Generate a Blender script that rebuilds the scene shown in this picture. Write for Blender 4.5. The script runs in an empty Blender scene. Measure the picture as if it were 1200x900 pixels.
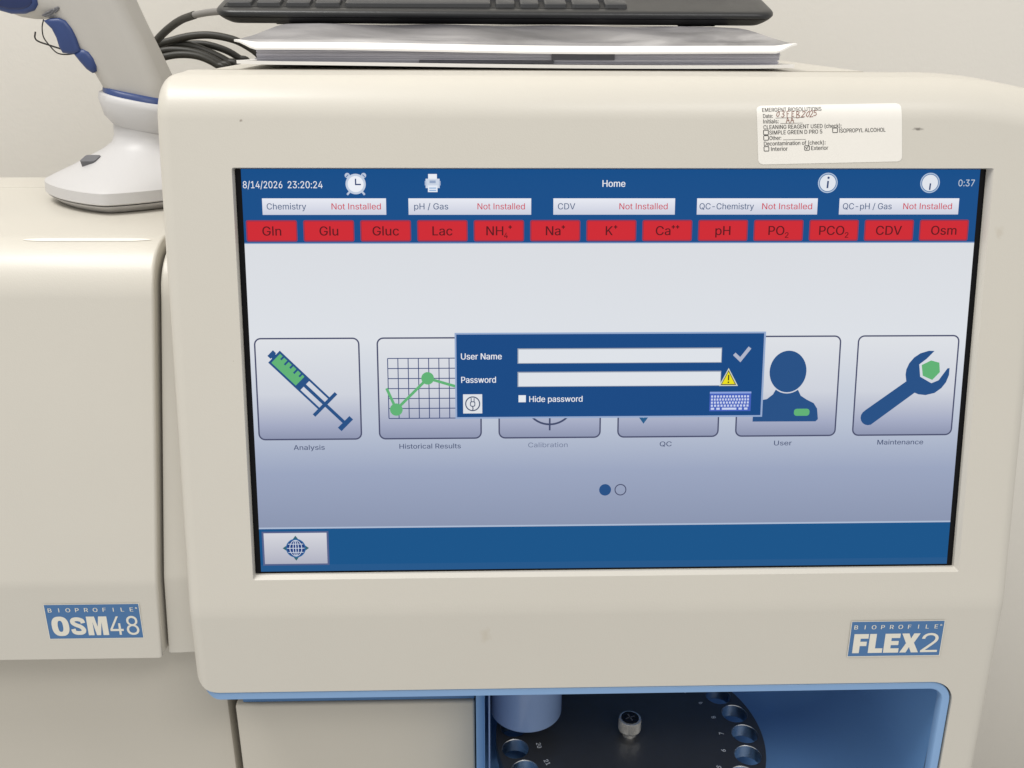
import bpy, bmesh, math, random
from mathutils import Vector, Matrix
from mathutils.geometry import delaunay_2d_cdt
random.seed(7)
S = bpy.context.scene
COL = S.collection
R = math.radians

# ------------------------------------------------------------------ camera
cam_d = bpy.data.cameras.new('camera')
cam_d.sensor_fit = 'HORIZONTAL'
cam_d.sensor_width = 36.0
cam_d.lens = 36.0 * 1100 / 1200
cam_d.clip_start = 0.01
cam_d.clip_end = 50
cam = bpy.data.objects.new('camera', cam_d)
COL.objects.link(cam)
cv = ((0.9996, -0.0293, 0.005), (-0.0059, -0.3615, -0.9323), (0.0292, 0.9319, -0.3615))
rx, dn, fw = Vector(cv[0]), Vector(cv[1]), Vector(cv[2])
m = Matrix((rx, -dn, -fw)).transposed().to_4x4()
m.translation = Vector((-0.0602, -0.4165, 0.5783))
cam.matrix_world = m
S.camera = cam

# ------------------------------------------------------------------ world and lamps
W = bpy.data.worlds.new('World')
S.world = W
W.use_nodes = True
bg = W.node_tree.nodes['Background']
bg.inputs[0].default_value = (1.0, 0.988, 0.965, 1)
bg.inputs[1].default_value = 0.70


def area(name, loc, aim, sx, sy, power, color):
    d = bpy.data.lights.new(name, 'AREA')
    d.shape = 'RECTANGLE'
    d.size, d.size_y = sx, sy
    d.energy = power
    d.color = color
    o = bpy.data.objects.new(name, d)
    COL.objects.link(o)
    o.location = loc
    o.rotation_euler = (Vector(aim) - Vector(loc)).to_track_quat('-Z', 'Y').to_euler()
    return o


area('ceiling_lamp', (-0.9, -0.30, 2.3), (-0.1, 0.1, 0.4), 1.0, 0.6, 30, (1.0, 0.98, 0.95))
area('ceiling_lamp', (0.7, -1.6, 2.35), (0.0, 0.0, 0.4), 1.2, 0.6, 16, (1.0, 0.98, 0.95))
S.view_settings.view_transform = 'Standard'
S.view_settings.look = 'None'
S.view_settings.exposure = 0.0
S.view_settings.gamma = 1.0


# ------------------------------------------------------------------ materials
def lin(c):
    return c / 12.92 if c <= 0.04045 else ((c + 0.055) / 1.055) ** 2.4


def srgb(r, g, b):
    return (lin(r / 255), lin(g / 255), lin(b / 255), 1)


MATS = {}


def mat(name, col=(0.5, 0.5, 0.5), rough=0.5, metal=0.0, bump=0.0, bscale=900, spec=0.5, var=0.0, vscale=12, coat=0.0):
    mt = bpy.data.materials.new(name)
    mt.use_nodes = True
    nt = mt.node_tree
    b = nt.nodes['Principled BSDF']
    b.inputs['Base Color'].default_value = (*col[:3], 1)
    b.inputs['Roughness'].default_value = rough
    b.inputs['Metallic'].default_value = metal
    b.inputs['Specular IOR Level'].default_value = spec
    b.inputs['Coat Weight'].default_value = coat
    b.inputs['Coat Roughness'].default_value = 0.18
    tc = nt.nodes.new('ShaderNodeTexCoord')
    if var > 0:
        n = nt.nodes.new('ShaderNodeTexNoise')
        n.inputs['Scale'].default_value = vscale
        n.inputs['Detail'].default_value = 6
        n.inputs['Roughness'].default_value = 0.65
        nt.links.new(tc.outputs['Object'], n.inputs['Vector'])
        mx = nt.nodes.new('ShaderNodeMixRGB')
        mx.inputs[1].default_value = tuple(c * (1 - var) for c in col[:3]) + (1,)
        mx.inputs[2].default_value = tuple(min(1, c * (1 + var)) for c in col[:3]) + (1,)
        nt.links.new(n.outputs['Fac'], mx.inputs[0])
        nt.links.new(mx.outputs[0], b.inputs['Base Color'])
        ra = nt.nodes.new('ShaderNodeMapRange')
        ra.inputs['To Min'].default_value = max(0.02, rough - 0.06)
        ra.inputs['To Max'].default_value = rough + 0.06
        nt.links.new(n.outputs['Fac'], ra.inputs['Value'])
        nt.links.new(ra.outputs[0], b.inputs['Roughness'])
    if bump > 0:
        n2 = nt.nodes.new('ShaderNodeTexNoise')
        n2.inputs['Scale'].default_value = bscale
        n2.inputs['Detail'].default_value = 2
        nt.links.new(tc.outputs['Object'], n2.inputs['Vector'])
        bp = nt.nodes.new('ShaderNodeBump')
        bp.inputs['Strength'].default_value = bump
        bp.inputs['Distance'].default_value = 0.0004
        nt.links.new(n2.outputs['Fac'], bp.inputs['Height'])
        nt.links.new(bp.outputs[0], b.inputs['Normal'])
    MATS[name] = mt
    return mt


def speckle(mt, scale, thr, col):
    """tiny dirt specks on a plastic"""
    nt = mt.node_tree
    b = nt.nodes['Principled BSDF']
    src = b.inputs['Base Color'].links[0].from_socket
    tc = nt.nodes.new('ShaderNodeTexCoord')
    v = nt.nodes.new('ShaderNodeTexVoronoi')
    v.inputs['Scale'].default_value = scale
    v.inputs['Randomness'].default_value = 1
    nt.links.new(tc.outputs['Object'], v.inputs['Vector'])
    lt = nt.nodes.new('ShaderNodeMath')
    lt.operation = 'LESS_THAN'
    lt.inputs[1].default_value = thr
    nt.links.new(v.outputs['Distance'], lt.inputs[0])
    sp = nt.nodes.new('ShaderNodeSeparateColor')
    nt.links.new(v.outputs['Color'], sp.inputs[0])
    gt = nt.nodes.new('ShaderNodeMath')
    gt.operation = 'GREATER_THAN'
    gt.inputs[1].default_value = 0.7
    nt.links.new(sp.outputs[0], gt.inputs[0])
    ml = nt.nodes.new('ShaderNodeMath')
    ml.operation = 'MULTIPLY'
    nt.links.new(lt.outputs[0], ml.inputs[0])
    nt.links.new(gt.outputs[0], ml.inputs[1])
    m2 = nt.nodes.new('ShaderNodeMath')
    m2.operation = 'MULTIPLY'
    m2.inputs[1].default_value = 0.5
    nt.links.new(ml.outputs[0], m2.inputs[0])
    mx = nt.nodes.new('ShaderNodeMixRGB')
    nt.links.new(m2.outputs[0], mx.inputs[0])
    nt.links.new(src, mx.inputs[1])
    mx.inputs[2].default_value = (*col, 1)
    nt.links.new(mx.outputs[0], b.inputs['Base Color'])


beige = mat('beige_plastic', (0.575, 0.545, 0.48), 0.42, bump=0.12, bscale=1400, var=0.03, vscale=9, coat=0.13)
speckle(beige, 26, 0.012, (0.16, 0.12, 0.08))
beige2 = mat('beige_panel', (0.53, 0.495, 0.425), 0.5, bump=0.15, bscale=1400, var=0.035, vscale=8)
wall_m = mat('wall_paint', (0.73, 0.70, 0.64), 0.75, bump=0.35, bscale=260, var=0.03, vscale=3)
bench_m = mat('bench_laminate', (0.35, 0.34, 0.32), 0.5, var=0.08, vscale=30)


def stain(mt, c, rad, col, amt, nscale):
    """a worn or dirty patch with its own ragged shape at a place on the plastic"""
    nt = mt.node_tree
    b = nt.nodes['Principled BSDF']
    src = b.inputs['Base Color'].links[0].from_socket
    tc = nt.nodes.new('ShaderNodeTexCoord')
    sub = nt.nodes.new('ShaderNodeVectorMath')
    sub.operation = 'SUBTRACT'
    sub.inputs[1].default_value = c
    dv = nt.nodes.new('ShaderNodeVectorMath')
    dv.operation = 'DIVIDE'
    dv.inputs[1].default_value = rad
    ln = nt.nodes.new('ShaderNodeVectorMath')
    ln.operation = 'LENGTH'
    nz = nt.nodes.new('ShaderNodeTexNoise')
    nz.inputs['Scale'].default_value = nscale
    nz.inputs['Detail'].default_value = 4
    ad = nt.nodes.new('ShaderNodeMath')
    ad.operation = 'ADD'
    mr = nt.nodes.new('ShaderNodeMapRange')
    mr.inputs['From Min'].default_value = 1.75
    mr.inputs['From Max'].default_value = 1.0
    mr.inputs['To Max'].default_value = amt
    mx = nt.nodes.new('ShaderNodeMixRGB')
    mul = nt.nodes.new('ShaderNodeMath')
    mul.operation = 'MULTIPLY'
    mul.inputs[1].default_value = 1.8
    nt.links.new(tc.outputs['Object'], sub.inputs[0])
    nt.links.new(sub.outputs[0], dv.inputs[0])
    nt.links.new(dv.outputs[0], ln.inputs[0])
    nt.links.new(tc.outputs['Object'], nz.inputs['Vector'])
    nt.links.new(nz.outputs['Fac'], mul.inputs[0])
    nt.links.new(ln.outputs['Value'], ad.inputs[0])
    nt.links.new(mul.outputs[0], ad.inputs[1])
    nt.links.new(ad.outputs[0], mr.inputs['Value'])
    nt.links.new(mr.outputs[0], mx.inputs[0])
    nt.links.new(src, mx.inputs[1])
    mx.inputs[2].default_value = (*col, 1)
    nt.links.new(mx.outputs[0], b.inputs['Base Color'])


front_m = mat('beige_front', (0.575, 0.545, 0.48), 0.42, bump=0.12, bscale=1400, var=0.03, vscale=9, coat=0.13)
speckle(front_m, 40, 0.012, (0.22, 0.18, 0.13))
for c_, r_, k_, a_, n_ in (((-0.0605, -0.027, 0.293), (0.004, 0.02, 0.006), (0.42, 0.35, 0.24), 0.28, 260), ((0.1375, 0.017, 0.533), (0.0030, 0.02, 0.0009), (0.10, 0.085, 0.07), 0.8, 500),
                           ((0.1795, 0.008, 0.488), (0.003, 0.02, 0.004), (0.42, 0.36, 0.27), 0.3, 300), ((-0.168, 0.017, 0.536), (0.0010, 0.02, 0.0009), (0.16, 0.12, 0.09), 0.7, 600)):
    stain(front_m, c_, r_, k_, a_, n_)
black_gap = mat('black_gap', (0.012, 0.012, 0.012), 0.7)
glass_black = mat('display_border', (0.004, 0.004, 0.005), 0.25, spec=0.12)
blue_trim = mat('light_blue_trim', (0.22, 0.375, 0.62), 0.38, bump=0.08, bscale=1200, var=0.03)
blue_deep = mat('deep_blue_plastic', (0.165, 0.335, 0.61), 0.42, bump=0.1, bscale=1200, var=0.04)
blue_pale = mat('pale_blue_plastic', (0.25, 0.35, 0.56), 0.25, var=0.05, vscale=40)
badge_blue = mat('badge_blue', (0.055, 0.155, 0.34), 0.4)
badge_white = mat('badge_cream', (0.72, 0.69, 0.60), 0.5)
disc_m = mat('black_anodised', (0.11, 0.112, 0.115), 0.38, metal=0.65, var=0.1, vscale=60)
bore_m = mat('machined_bore', (0.6, 0.61, 0.62), 0.25, metal=1.0)
chrome = mat('chrome', (0.90, 0.87, 0.81), 0.16, metal=0.72)
gloss_black = mat('gloss_black', (0.012, 0.012, 0.013), 0.15)
white_ink = mat('white_ink', (0.85, 0.87, 0.88), 0.5)
sticker_m = mat('sticker_paper', (0.80, 0.77, 0.71), 0.3, var=0.02, vscale=50)
ink = mat('black_print', (0.04, 0.038, 0.036), 0.5)
pen_ink = mat('brown_pen', (0.20, 0.055, 0.03), 0.5)
kb_black = mat('keyboard_black', (0.014, 0.0145, 0.0155), 0.36, bump=0.15, bscale=1500, var=0.08, vscale=40)
kb_under = mat('keyboard_underside', (0.012, 0.012, 0.012), 0.5)
key_m = mat('key_black', (0.042, 0.043, 0.045), 0.42, bump=0.1)
rubber = mat('cable_rubber', (0.028, 0.026, 0.020), 0.5, bump=0.1, var=0.1, vscale=80)
sleeve_m = mat('cable_sleeve', (0.22, 0.21, 0.20), 0.4)
scan_grey = mat('scanner_grey', (0.46, 0.44, 0.405), 0.45, bump=0.1, var=0.02)
scan_white = mat('stand_white', (0.54, 0.53, 0.525), 0.45, bump=0.05, var=0.015)
scan_blue = mat('scanner_blue', (0.024, 0.05, 0.165), 0.4, bump=0.1, var=0.1, vscale=60)
scan_dark = mat('scanner_window', (0.010, 0.024, 0.10), 0.3)
grey_button = mat('grey_button', (0.13, 0.13, 0.14), 0.4)
wire_m = mat('wire_black', (0.02, 0.018, 0.015), 0.5)
paper_w = mat('white_card', (0.82, 0.80, 0.77), 0.45, var=0.02)
tab_m = mat('dark_tab', (0.10, 0.10, 0.12), 0.5)


def paged(name):
    mt = mat(name, (0.24, 0.24, 0.28), 0.5)
    nt = mt.node_tree
    b = nt.nodes['Principled BSDF']
    tc = nt.nodes.new('ShaderNodeTexCoord')
    mp = nt.nodes.new('ShaderNodeMapping')
    mp.inputs['Scale'].default_value = (6, 6, 900)
    n = nt.nodes.new('ShaderNodeTexNoise')
    n.inputs['Scale'].default_value = 1
    n.inputs['Detail'].default_value = 3
    r = nt.nodes.new('ShaderNodeValToRGB')
    r.color_ramp.elements[0].color = (0.36, 0.36, 0.42, 1)
    r.color_ramp.elements[1].color = (0.66, 0.65, 0.72, 1)
    r.color_ramp.elements[0].position = 0.3
    r.color_ramp.elements[1].position = 0.7
    nt.links.new(tc.outputs['Object'], mp.inputs[0])
    nt.links.new(mp.outputs[0], n.inputs['Vector'])
    nt.links.new(n.outputs['Fac'], r.inputs[0])
    nt.links.new(r.outputs[0], b.inputs['Base Color'])
    return mt


pages_m = paged('page_edges')


def cover_picture():
    mt = mat('cover_picture', (0.3, 0.3, 0.3), 0.28, coat=0.3)
    nt = mt.node_tree
    b = nt.nodes['Principled BSDF']
    tc = nt.nodes.new('ShaderNodeTexCoord')
    mp = nt.nodes.new('ShaderNodeMapping')
    mp.inputs['Scale'].default_value = (1, 0.7, 1)
    n = nt.nodes.new('ShaderNodeTexNoise')
    n.inputs['Scale'].default_value = 11
    n.inputs['Detail'].default_value = 4
    n.inputs['Distortion'].default_value = 1.6
    r = nt.nodes.new('ShaderNodeValToRGB')
    e = r.color_ramp.elements
    e[0].position, e[0].color = 0.30, (0.05, 0.05, 0.065, 1)
    e[1].position, e[1].color = 0.72, (0.55, 0.54, 0.55, 1)
    k = e.new(0.5)
    k.color = (0.20, 0.195, 0.215, 1)
    nt.links.new(tc.outputs['Object'], mp.inputs[0])
    nt.links.new(mp.outputs[0], n.inputs['Vector'])
    nt.links.new(n.outputs['Fac'], r.inputs[0])
    nt.links.new(r.outputs[0], b.inputs['Base Color'])
    return mt


cover_m = cover_picture()

UI = {}


def ui(r, g, b):
    """a lit pixel colour of the display"""
    k = (r, g, b)
    if k not in UI:
        mt = bpy.data.materials.new('lit_pixel')
        mt.use_nodes = True
        p = mt.node_tree.nodes['Principled BSDF']
        p.inputs['Base Color'].default_value = (0.004, 0.004, 0.005, 1)
        p.inputs['Roughness'].default_value = 0.22
        p.inputs['Specular IOR Level'].default_value = 0.16
        p.inputs['Emission Color'].default_value = srgb(r, g, b)
        p.inputs['Emission Strength'].default_value = 0.95
        UI[k] = mt
    return UI[k]


def ui_grad(name, stops, y0, y1):
    """lit gradient running down the display from local y0 (top) to y1"""
    mt = bpy.data.materials.new(name)
    mt.use_nodes = True
    nt = mt.node_tree
    p = nt.nodes['Principled BSDF']
    p.inputs['Base Color'].default_value = (0.004, 0.004, 0.005, 1)
    p.inputs['Roughness'].default_value = 0.22
    p.inputs['Specular IOR Level'].default_value = 0.16
    tc = nt.nodes.new('ShaderNodeTexCoord')
    sx = nt.nodes.new('ShaderNodeSeparateXYZ')
    mr = nt.nodes.new('ShaderNodeMapRange')
    mr.inputs['From Min'].default_value = y0
    mr.inputs['From Max'].default_value = y1
    rp = nt.nodes.new('ShaderNodeValToRGB')
    el = rp.color_ramp.elements
    for i, (pos, c) in enumerate(stops):
        q = el[i] if i < 2 else el.new(pos)
        q.position = pos
        q.color = srgb(*c)
    nt.links.new(tc.outputs['Object'], sx.inputs[0])
    nt.links.new(sx.outputs['Y'], mr.inputs['Value'])
    nt.links.new(mr.outputs[0], rp.inputs[0])
    nt.links.new(rp.outputs[0], p.inputs['Emission Color'])
    p.inputs['Emission Strength'].default_value = 0.95
    return mt


# ------------------------------------------------------------------ helpers
def tag(o, label, cat, group=None, kind=None):
    if label:
        o['label'] = label
    if cat:
        o['category'] = cat
    if group:
        o['group'] = group
    if kind:
        o['kind'] = kind
    return o


def empty(name, loc, label, cat, group=None):
    o = bpy.data.objects.new(name, None)
    o.empty_display_size = 0.05
    COL.objects.link(o)
    o.location = loc
    return tag(o, label, cat, group)


def link(name, me, parent=None, matrix=None, angle=None, wn=False, label=None):
    o = bpy.data.objects.new(name, me)
    COL.objects.link(o)
    if parent is not None:
        o.parent = parent
    if matrix is not None:
        o.matrix_local = matrix
    if angle is not None:
        me.shade_smooth()
        me.set_sharp_from_angle(angle=R(angle))
    if wn:
        w = o.modifiers.new('wn', 'WEIGHTED_NORMAL')
        w.keep_sharp = True
    if label:
        o['label'] = label
    return o


class MB:
    """collects shapes (with materials) into ONE mesh"""

    def __init__(self):
        self.v, self.f, self.m, self.mats = [], [], [], []

    def mi(self, mt):
        if mt not in self.mats:
            self.mats.append(mt)
        return self.mats.index(mt)

    def add(self, vs, fs, mt):
        b = len(self.v)
        k = self.mi(mt)
        self.v += [tuple(v) for v in vs]
        for f in fs:
            self.f.append([b + i for i in f])
            self.m.append(k)

    def bm(self, bm, mt):
        bm.verts.index_update()
        self.add([v.co for v in bm.verts], [[v.index for v in f.verts] for f in bm.faces], mt)
        bm.free()

    def box(self, x0, x1, y0, y1, z0, z1, mt, bev=0.0, seg=2):
        bm = bmesh.new()
        r = bmesh.ops.create_cube(bm, size=1)
        for v in bm.verts:
            v.co = Vector(((x0 + x1) / 2 + v.co.x * (x1 - x0), (y0 + y1) / 2 + v.co.y * (y1 - y0), (z0 + z1) / 2 + v.co.z * (z1 - z0)))
        if bev:
            bmesh.ops.bevel(bm, geom=bm.edges[:], offset=bev, segments=seg, profile=0.5, affect='EDGES')
        self.bm(bm, mt)

    def mesh(self, name, recalc=False):
        me = bpy.data.meshes.new(name)
        me.from_pydata(self.v, [], self.f)
        for mt in self.mats:
            me.materials.append(mt)
        me.polygons.foreach_set('material_index', self.m)
        if recalc:
            bm = bmesh.new()
            bm.from_mesh(me)
            bmesh.ops.recalc_face_normals(bm, faces=bm.faces[:])
            bm.to_mesh(me)
            bm.free()
        me.update()
        return me

    def build(self, name, parent=None, matrix=None, angle=None, wn=False, recalc=True, label=None):
        return link(name, self.mesh(name, recalc), parent, matrix, angle, wn, label)


def prism(profile, x0, x1, bev=0.0, seg=5):
    """YZ profile extruded along X with rounded ends"""
    bm = bmesh.new()
    a = [bm.verts.new((x0, y, z)) for y, z in profile]
    b = [bm.verts.new((x1, y, z)) for y, z in profile]
    n = len(profile)
    fa = bm.faces.new(a)
    fb = bm.faces.new(b[::-1])
    for i in range(n):
        bm.faces.new((a[i], a[(i + 1) % n], b[(i + 1) % n], b[i]))
    bmesh.ops.recalc_face_normals(bm, faces=bm.faces[:])
    if bev:
        ed = list({e for e in list(fa.edges) + list(fb.edges)})
        bmesh.ops.bevel(bm, geom=ed, offset=bev, segments=seg, profile=0.5, affect='EDGES', clamp_overlap=True)
    return bm


def poly_prism(pts, to3, d0, d1, bev=0.0, seg=2):
    """2D polygon pts given depth d0..d1 through to3(x, y, d)"""
    bm = bmesh.new()
    a = [bm.verts.new(to3(x, y, d0)) for x, y in pts]
    b = [bm.verts.new(to3(x, y, d1)) for x, y in pts]
    n = len(pts)
    fa = bm.faces.new(a)
    fb = bm.faces.new(b[::-1])
    for i in range(n):
        bm.faces.new((a[i], a[(i + 1) % n], b[(i + 1) % n], b[i]))
    bmesh.ops.recalc_face_normals(bm, faces=bm.faces[:])
    if bev:
        ed = list({e for e in list(fa.edges) + list(fb.edges)})
        bmesh.ops.bevel(bm, geom=ed, offset=bev, segments=seg, profile=0.5, affect='EDGES', clamp_overlap=True)
    return bm


def bm_mesh(bm, name, *mats):
    me = bpy.data.meshes.new(name)
    bm.to_mesh(me)
    bm.free()
    for mt in mats:
        me.materials.append(mt)
    return me


def boolean(me, cutters):
    """me minus cutter meshes, evaluated to a new mesh"""
    o = bpy.data.objects.new('work', me)
    COL.objects.link(o)
    tmp = []
    for c in cutters:
        co = bpy.data.objects.new('cutter', c)
        COL.objects.link(co)
        tmp.append(co)
        md = o.modifiers.new('b', 'BOOLEAN')
        md.operation = 'DIFFERENCE'
        md.solver = 'EXACT'
        md.object = co
    bpy.context.view_layer.update()
    dg = bpy.context.evaluated_depsgraph_get()
    out = bpy.data.meshes.new_from_object(o.evaluated_get(dg), preserve_all_data_layers=True, depsgraph=dg)
    for co in tmp + [o]:
        bpy.data.objects.remove(co)
    return out


def arc(cx, cy, r, a0, a1, n):
    return [(cx + r * math.cos(R(a0 + (a1 - a0) * i / n)), cy + r * math.sin(R(a0 + (a1 - a0) * i / n))) for i in range(n + 1)]


def rrect(x0, y0, x1, y1, r, n=5):
    return (arc(x1 - r, y1 - r, r, 0, 90, n) + arc(x0 + r, y1 - r, r, 90, 180, n) +
            arc(x0 + r, y0 + r, r, 180, 270, n) + arc(x1 - r, y0 + r, r, 270, 360, n))


def circ(cx, cy, r, n=32, ry=None):
    ry = ry or r
    return [(cx + r * math.cos(2 * math.pi * i / n), cy + ry * math.sin(2 * math.pi * i / n)) for i in range(n)]


def spline(pts, n=8):
    P = [Vector(p) for p in pts]
    P = [P[0] * 2 - P[1]] + P + [P[-1] * 2 - P[-2]]
    out = []
    for i in range(1, len(P) - 2):
        a, b, c, d = P[i - 1], P[i], P[i + 1], P[i + 2]
        for k in range(n):
            t = k / n
            out.append(0.5 * ((2 * b) + (c - a) * t + (2 * a - 5 * b + 4 * c - d) * t * t + (3 * b - a - 3 * c + d) * t ** 3))
    out.append(P[-2])
    return out


def tube(mb, pts, r, mt, seg=10, smooth=8):
    P = spline(pts, smooth) if smooth else [Vector(p) for p in pts]
    vs, fs = [], []
    nrm = None
    for i, p in enumerate(P):
        t = (P[min(i + 1, len(P) - 1)] - P[max(i - 1, 0)]).normalized()
        if nrm is None:
            nrm = t.orthogonal().normalized()
        nrm = (nrm - t * nrm.dot(t)).normalized()
        bi = t.cross(nrm)
        for k in range(seg):
            a = 2 * math.pi * k / seg
            vs.append(p + (nrm * math.cos(a) + bi * math.sin(a)) * r)
    n = len(P)
    for i in range(n - 1):
        for k in range(seg):
            fs.append((i * seg + k, i * seg + (k + 1) % seg, (i + 1) * seg + (k + 1) % seg, (i + 1) * seg + k))
    fs.append(tuple(range(seg))[::-1])
    fs.append(tuple((n - 1) * seg + k for k in range(seg)))
    mb.add(vs, fs, mt)


def rings(mb, R_, mt, cap0=True, cap1=True):
    """skin a list of equal-length closed rings"""
    k = len(R_[0])
    vs = [p for r in R_ for p in r]
    fs = []
    for i in range(len(R_) - 1):
        for j in range(k):
            fs.append((i * k + j, i * k + (j + 1) % k, (i + 1) * k + (j + 1) % k, (i + 1) * k + j))
    if cap0:
        fs.append(tuple(range(k))[::-1])
    if cap1:
        fs.append(tuple((len(R_) - 1) * k + j for j in range(k)))
    mb.add(vs, fs, mt)


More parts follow.
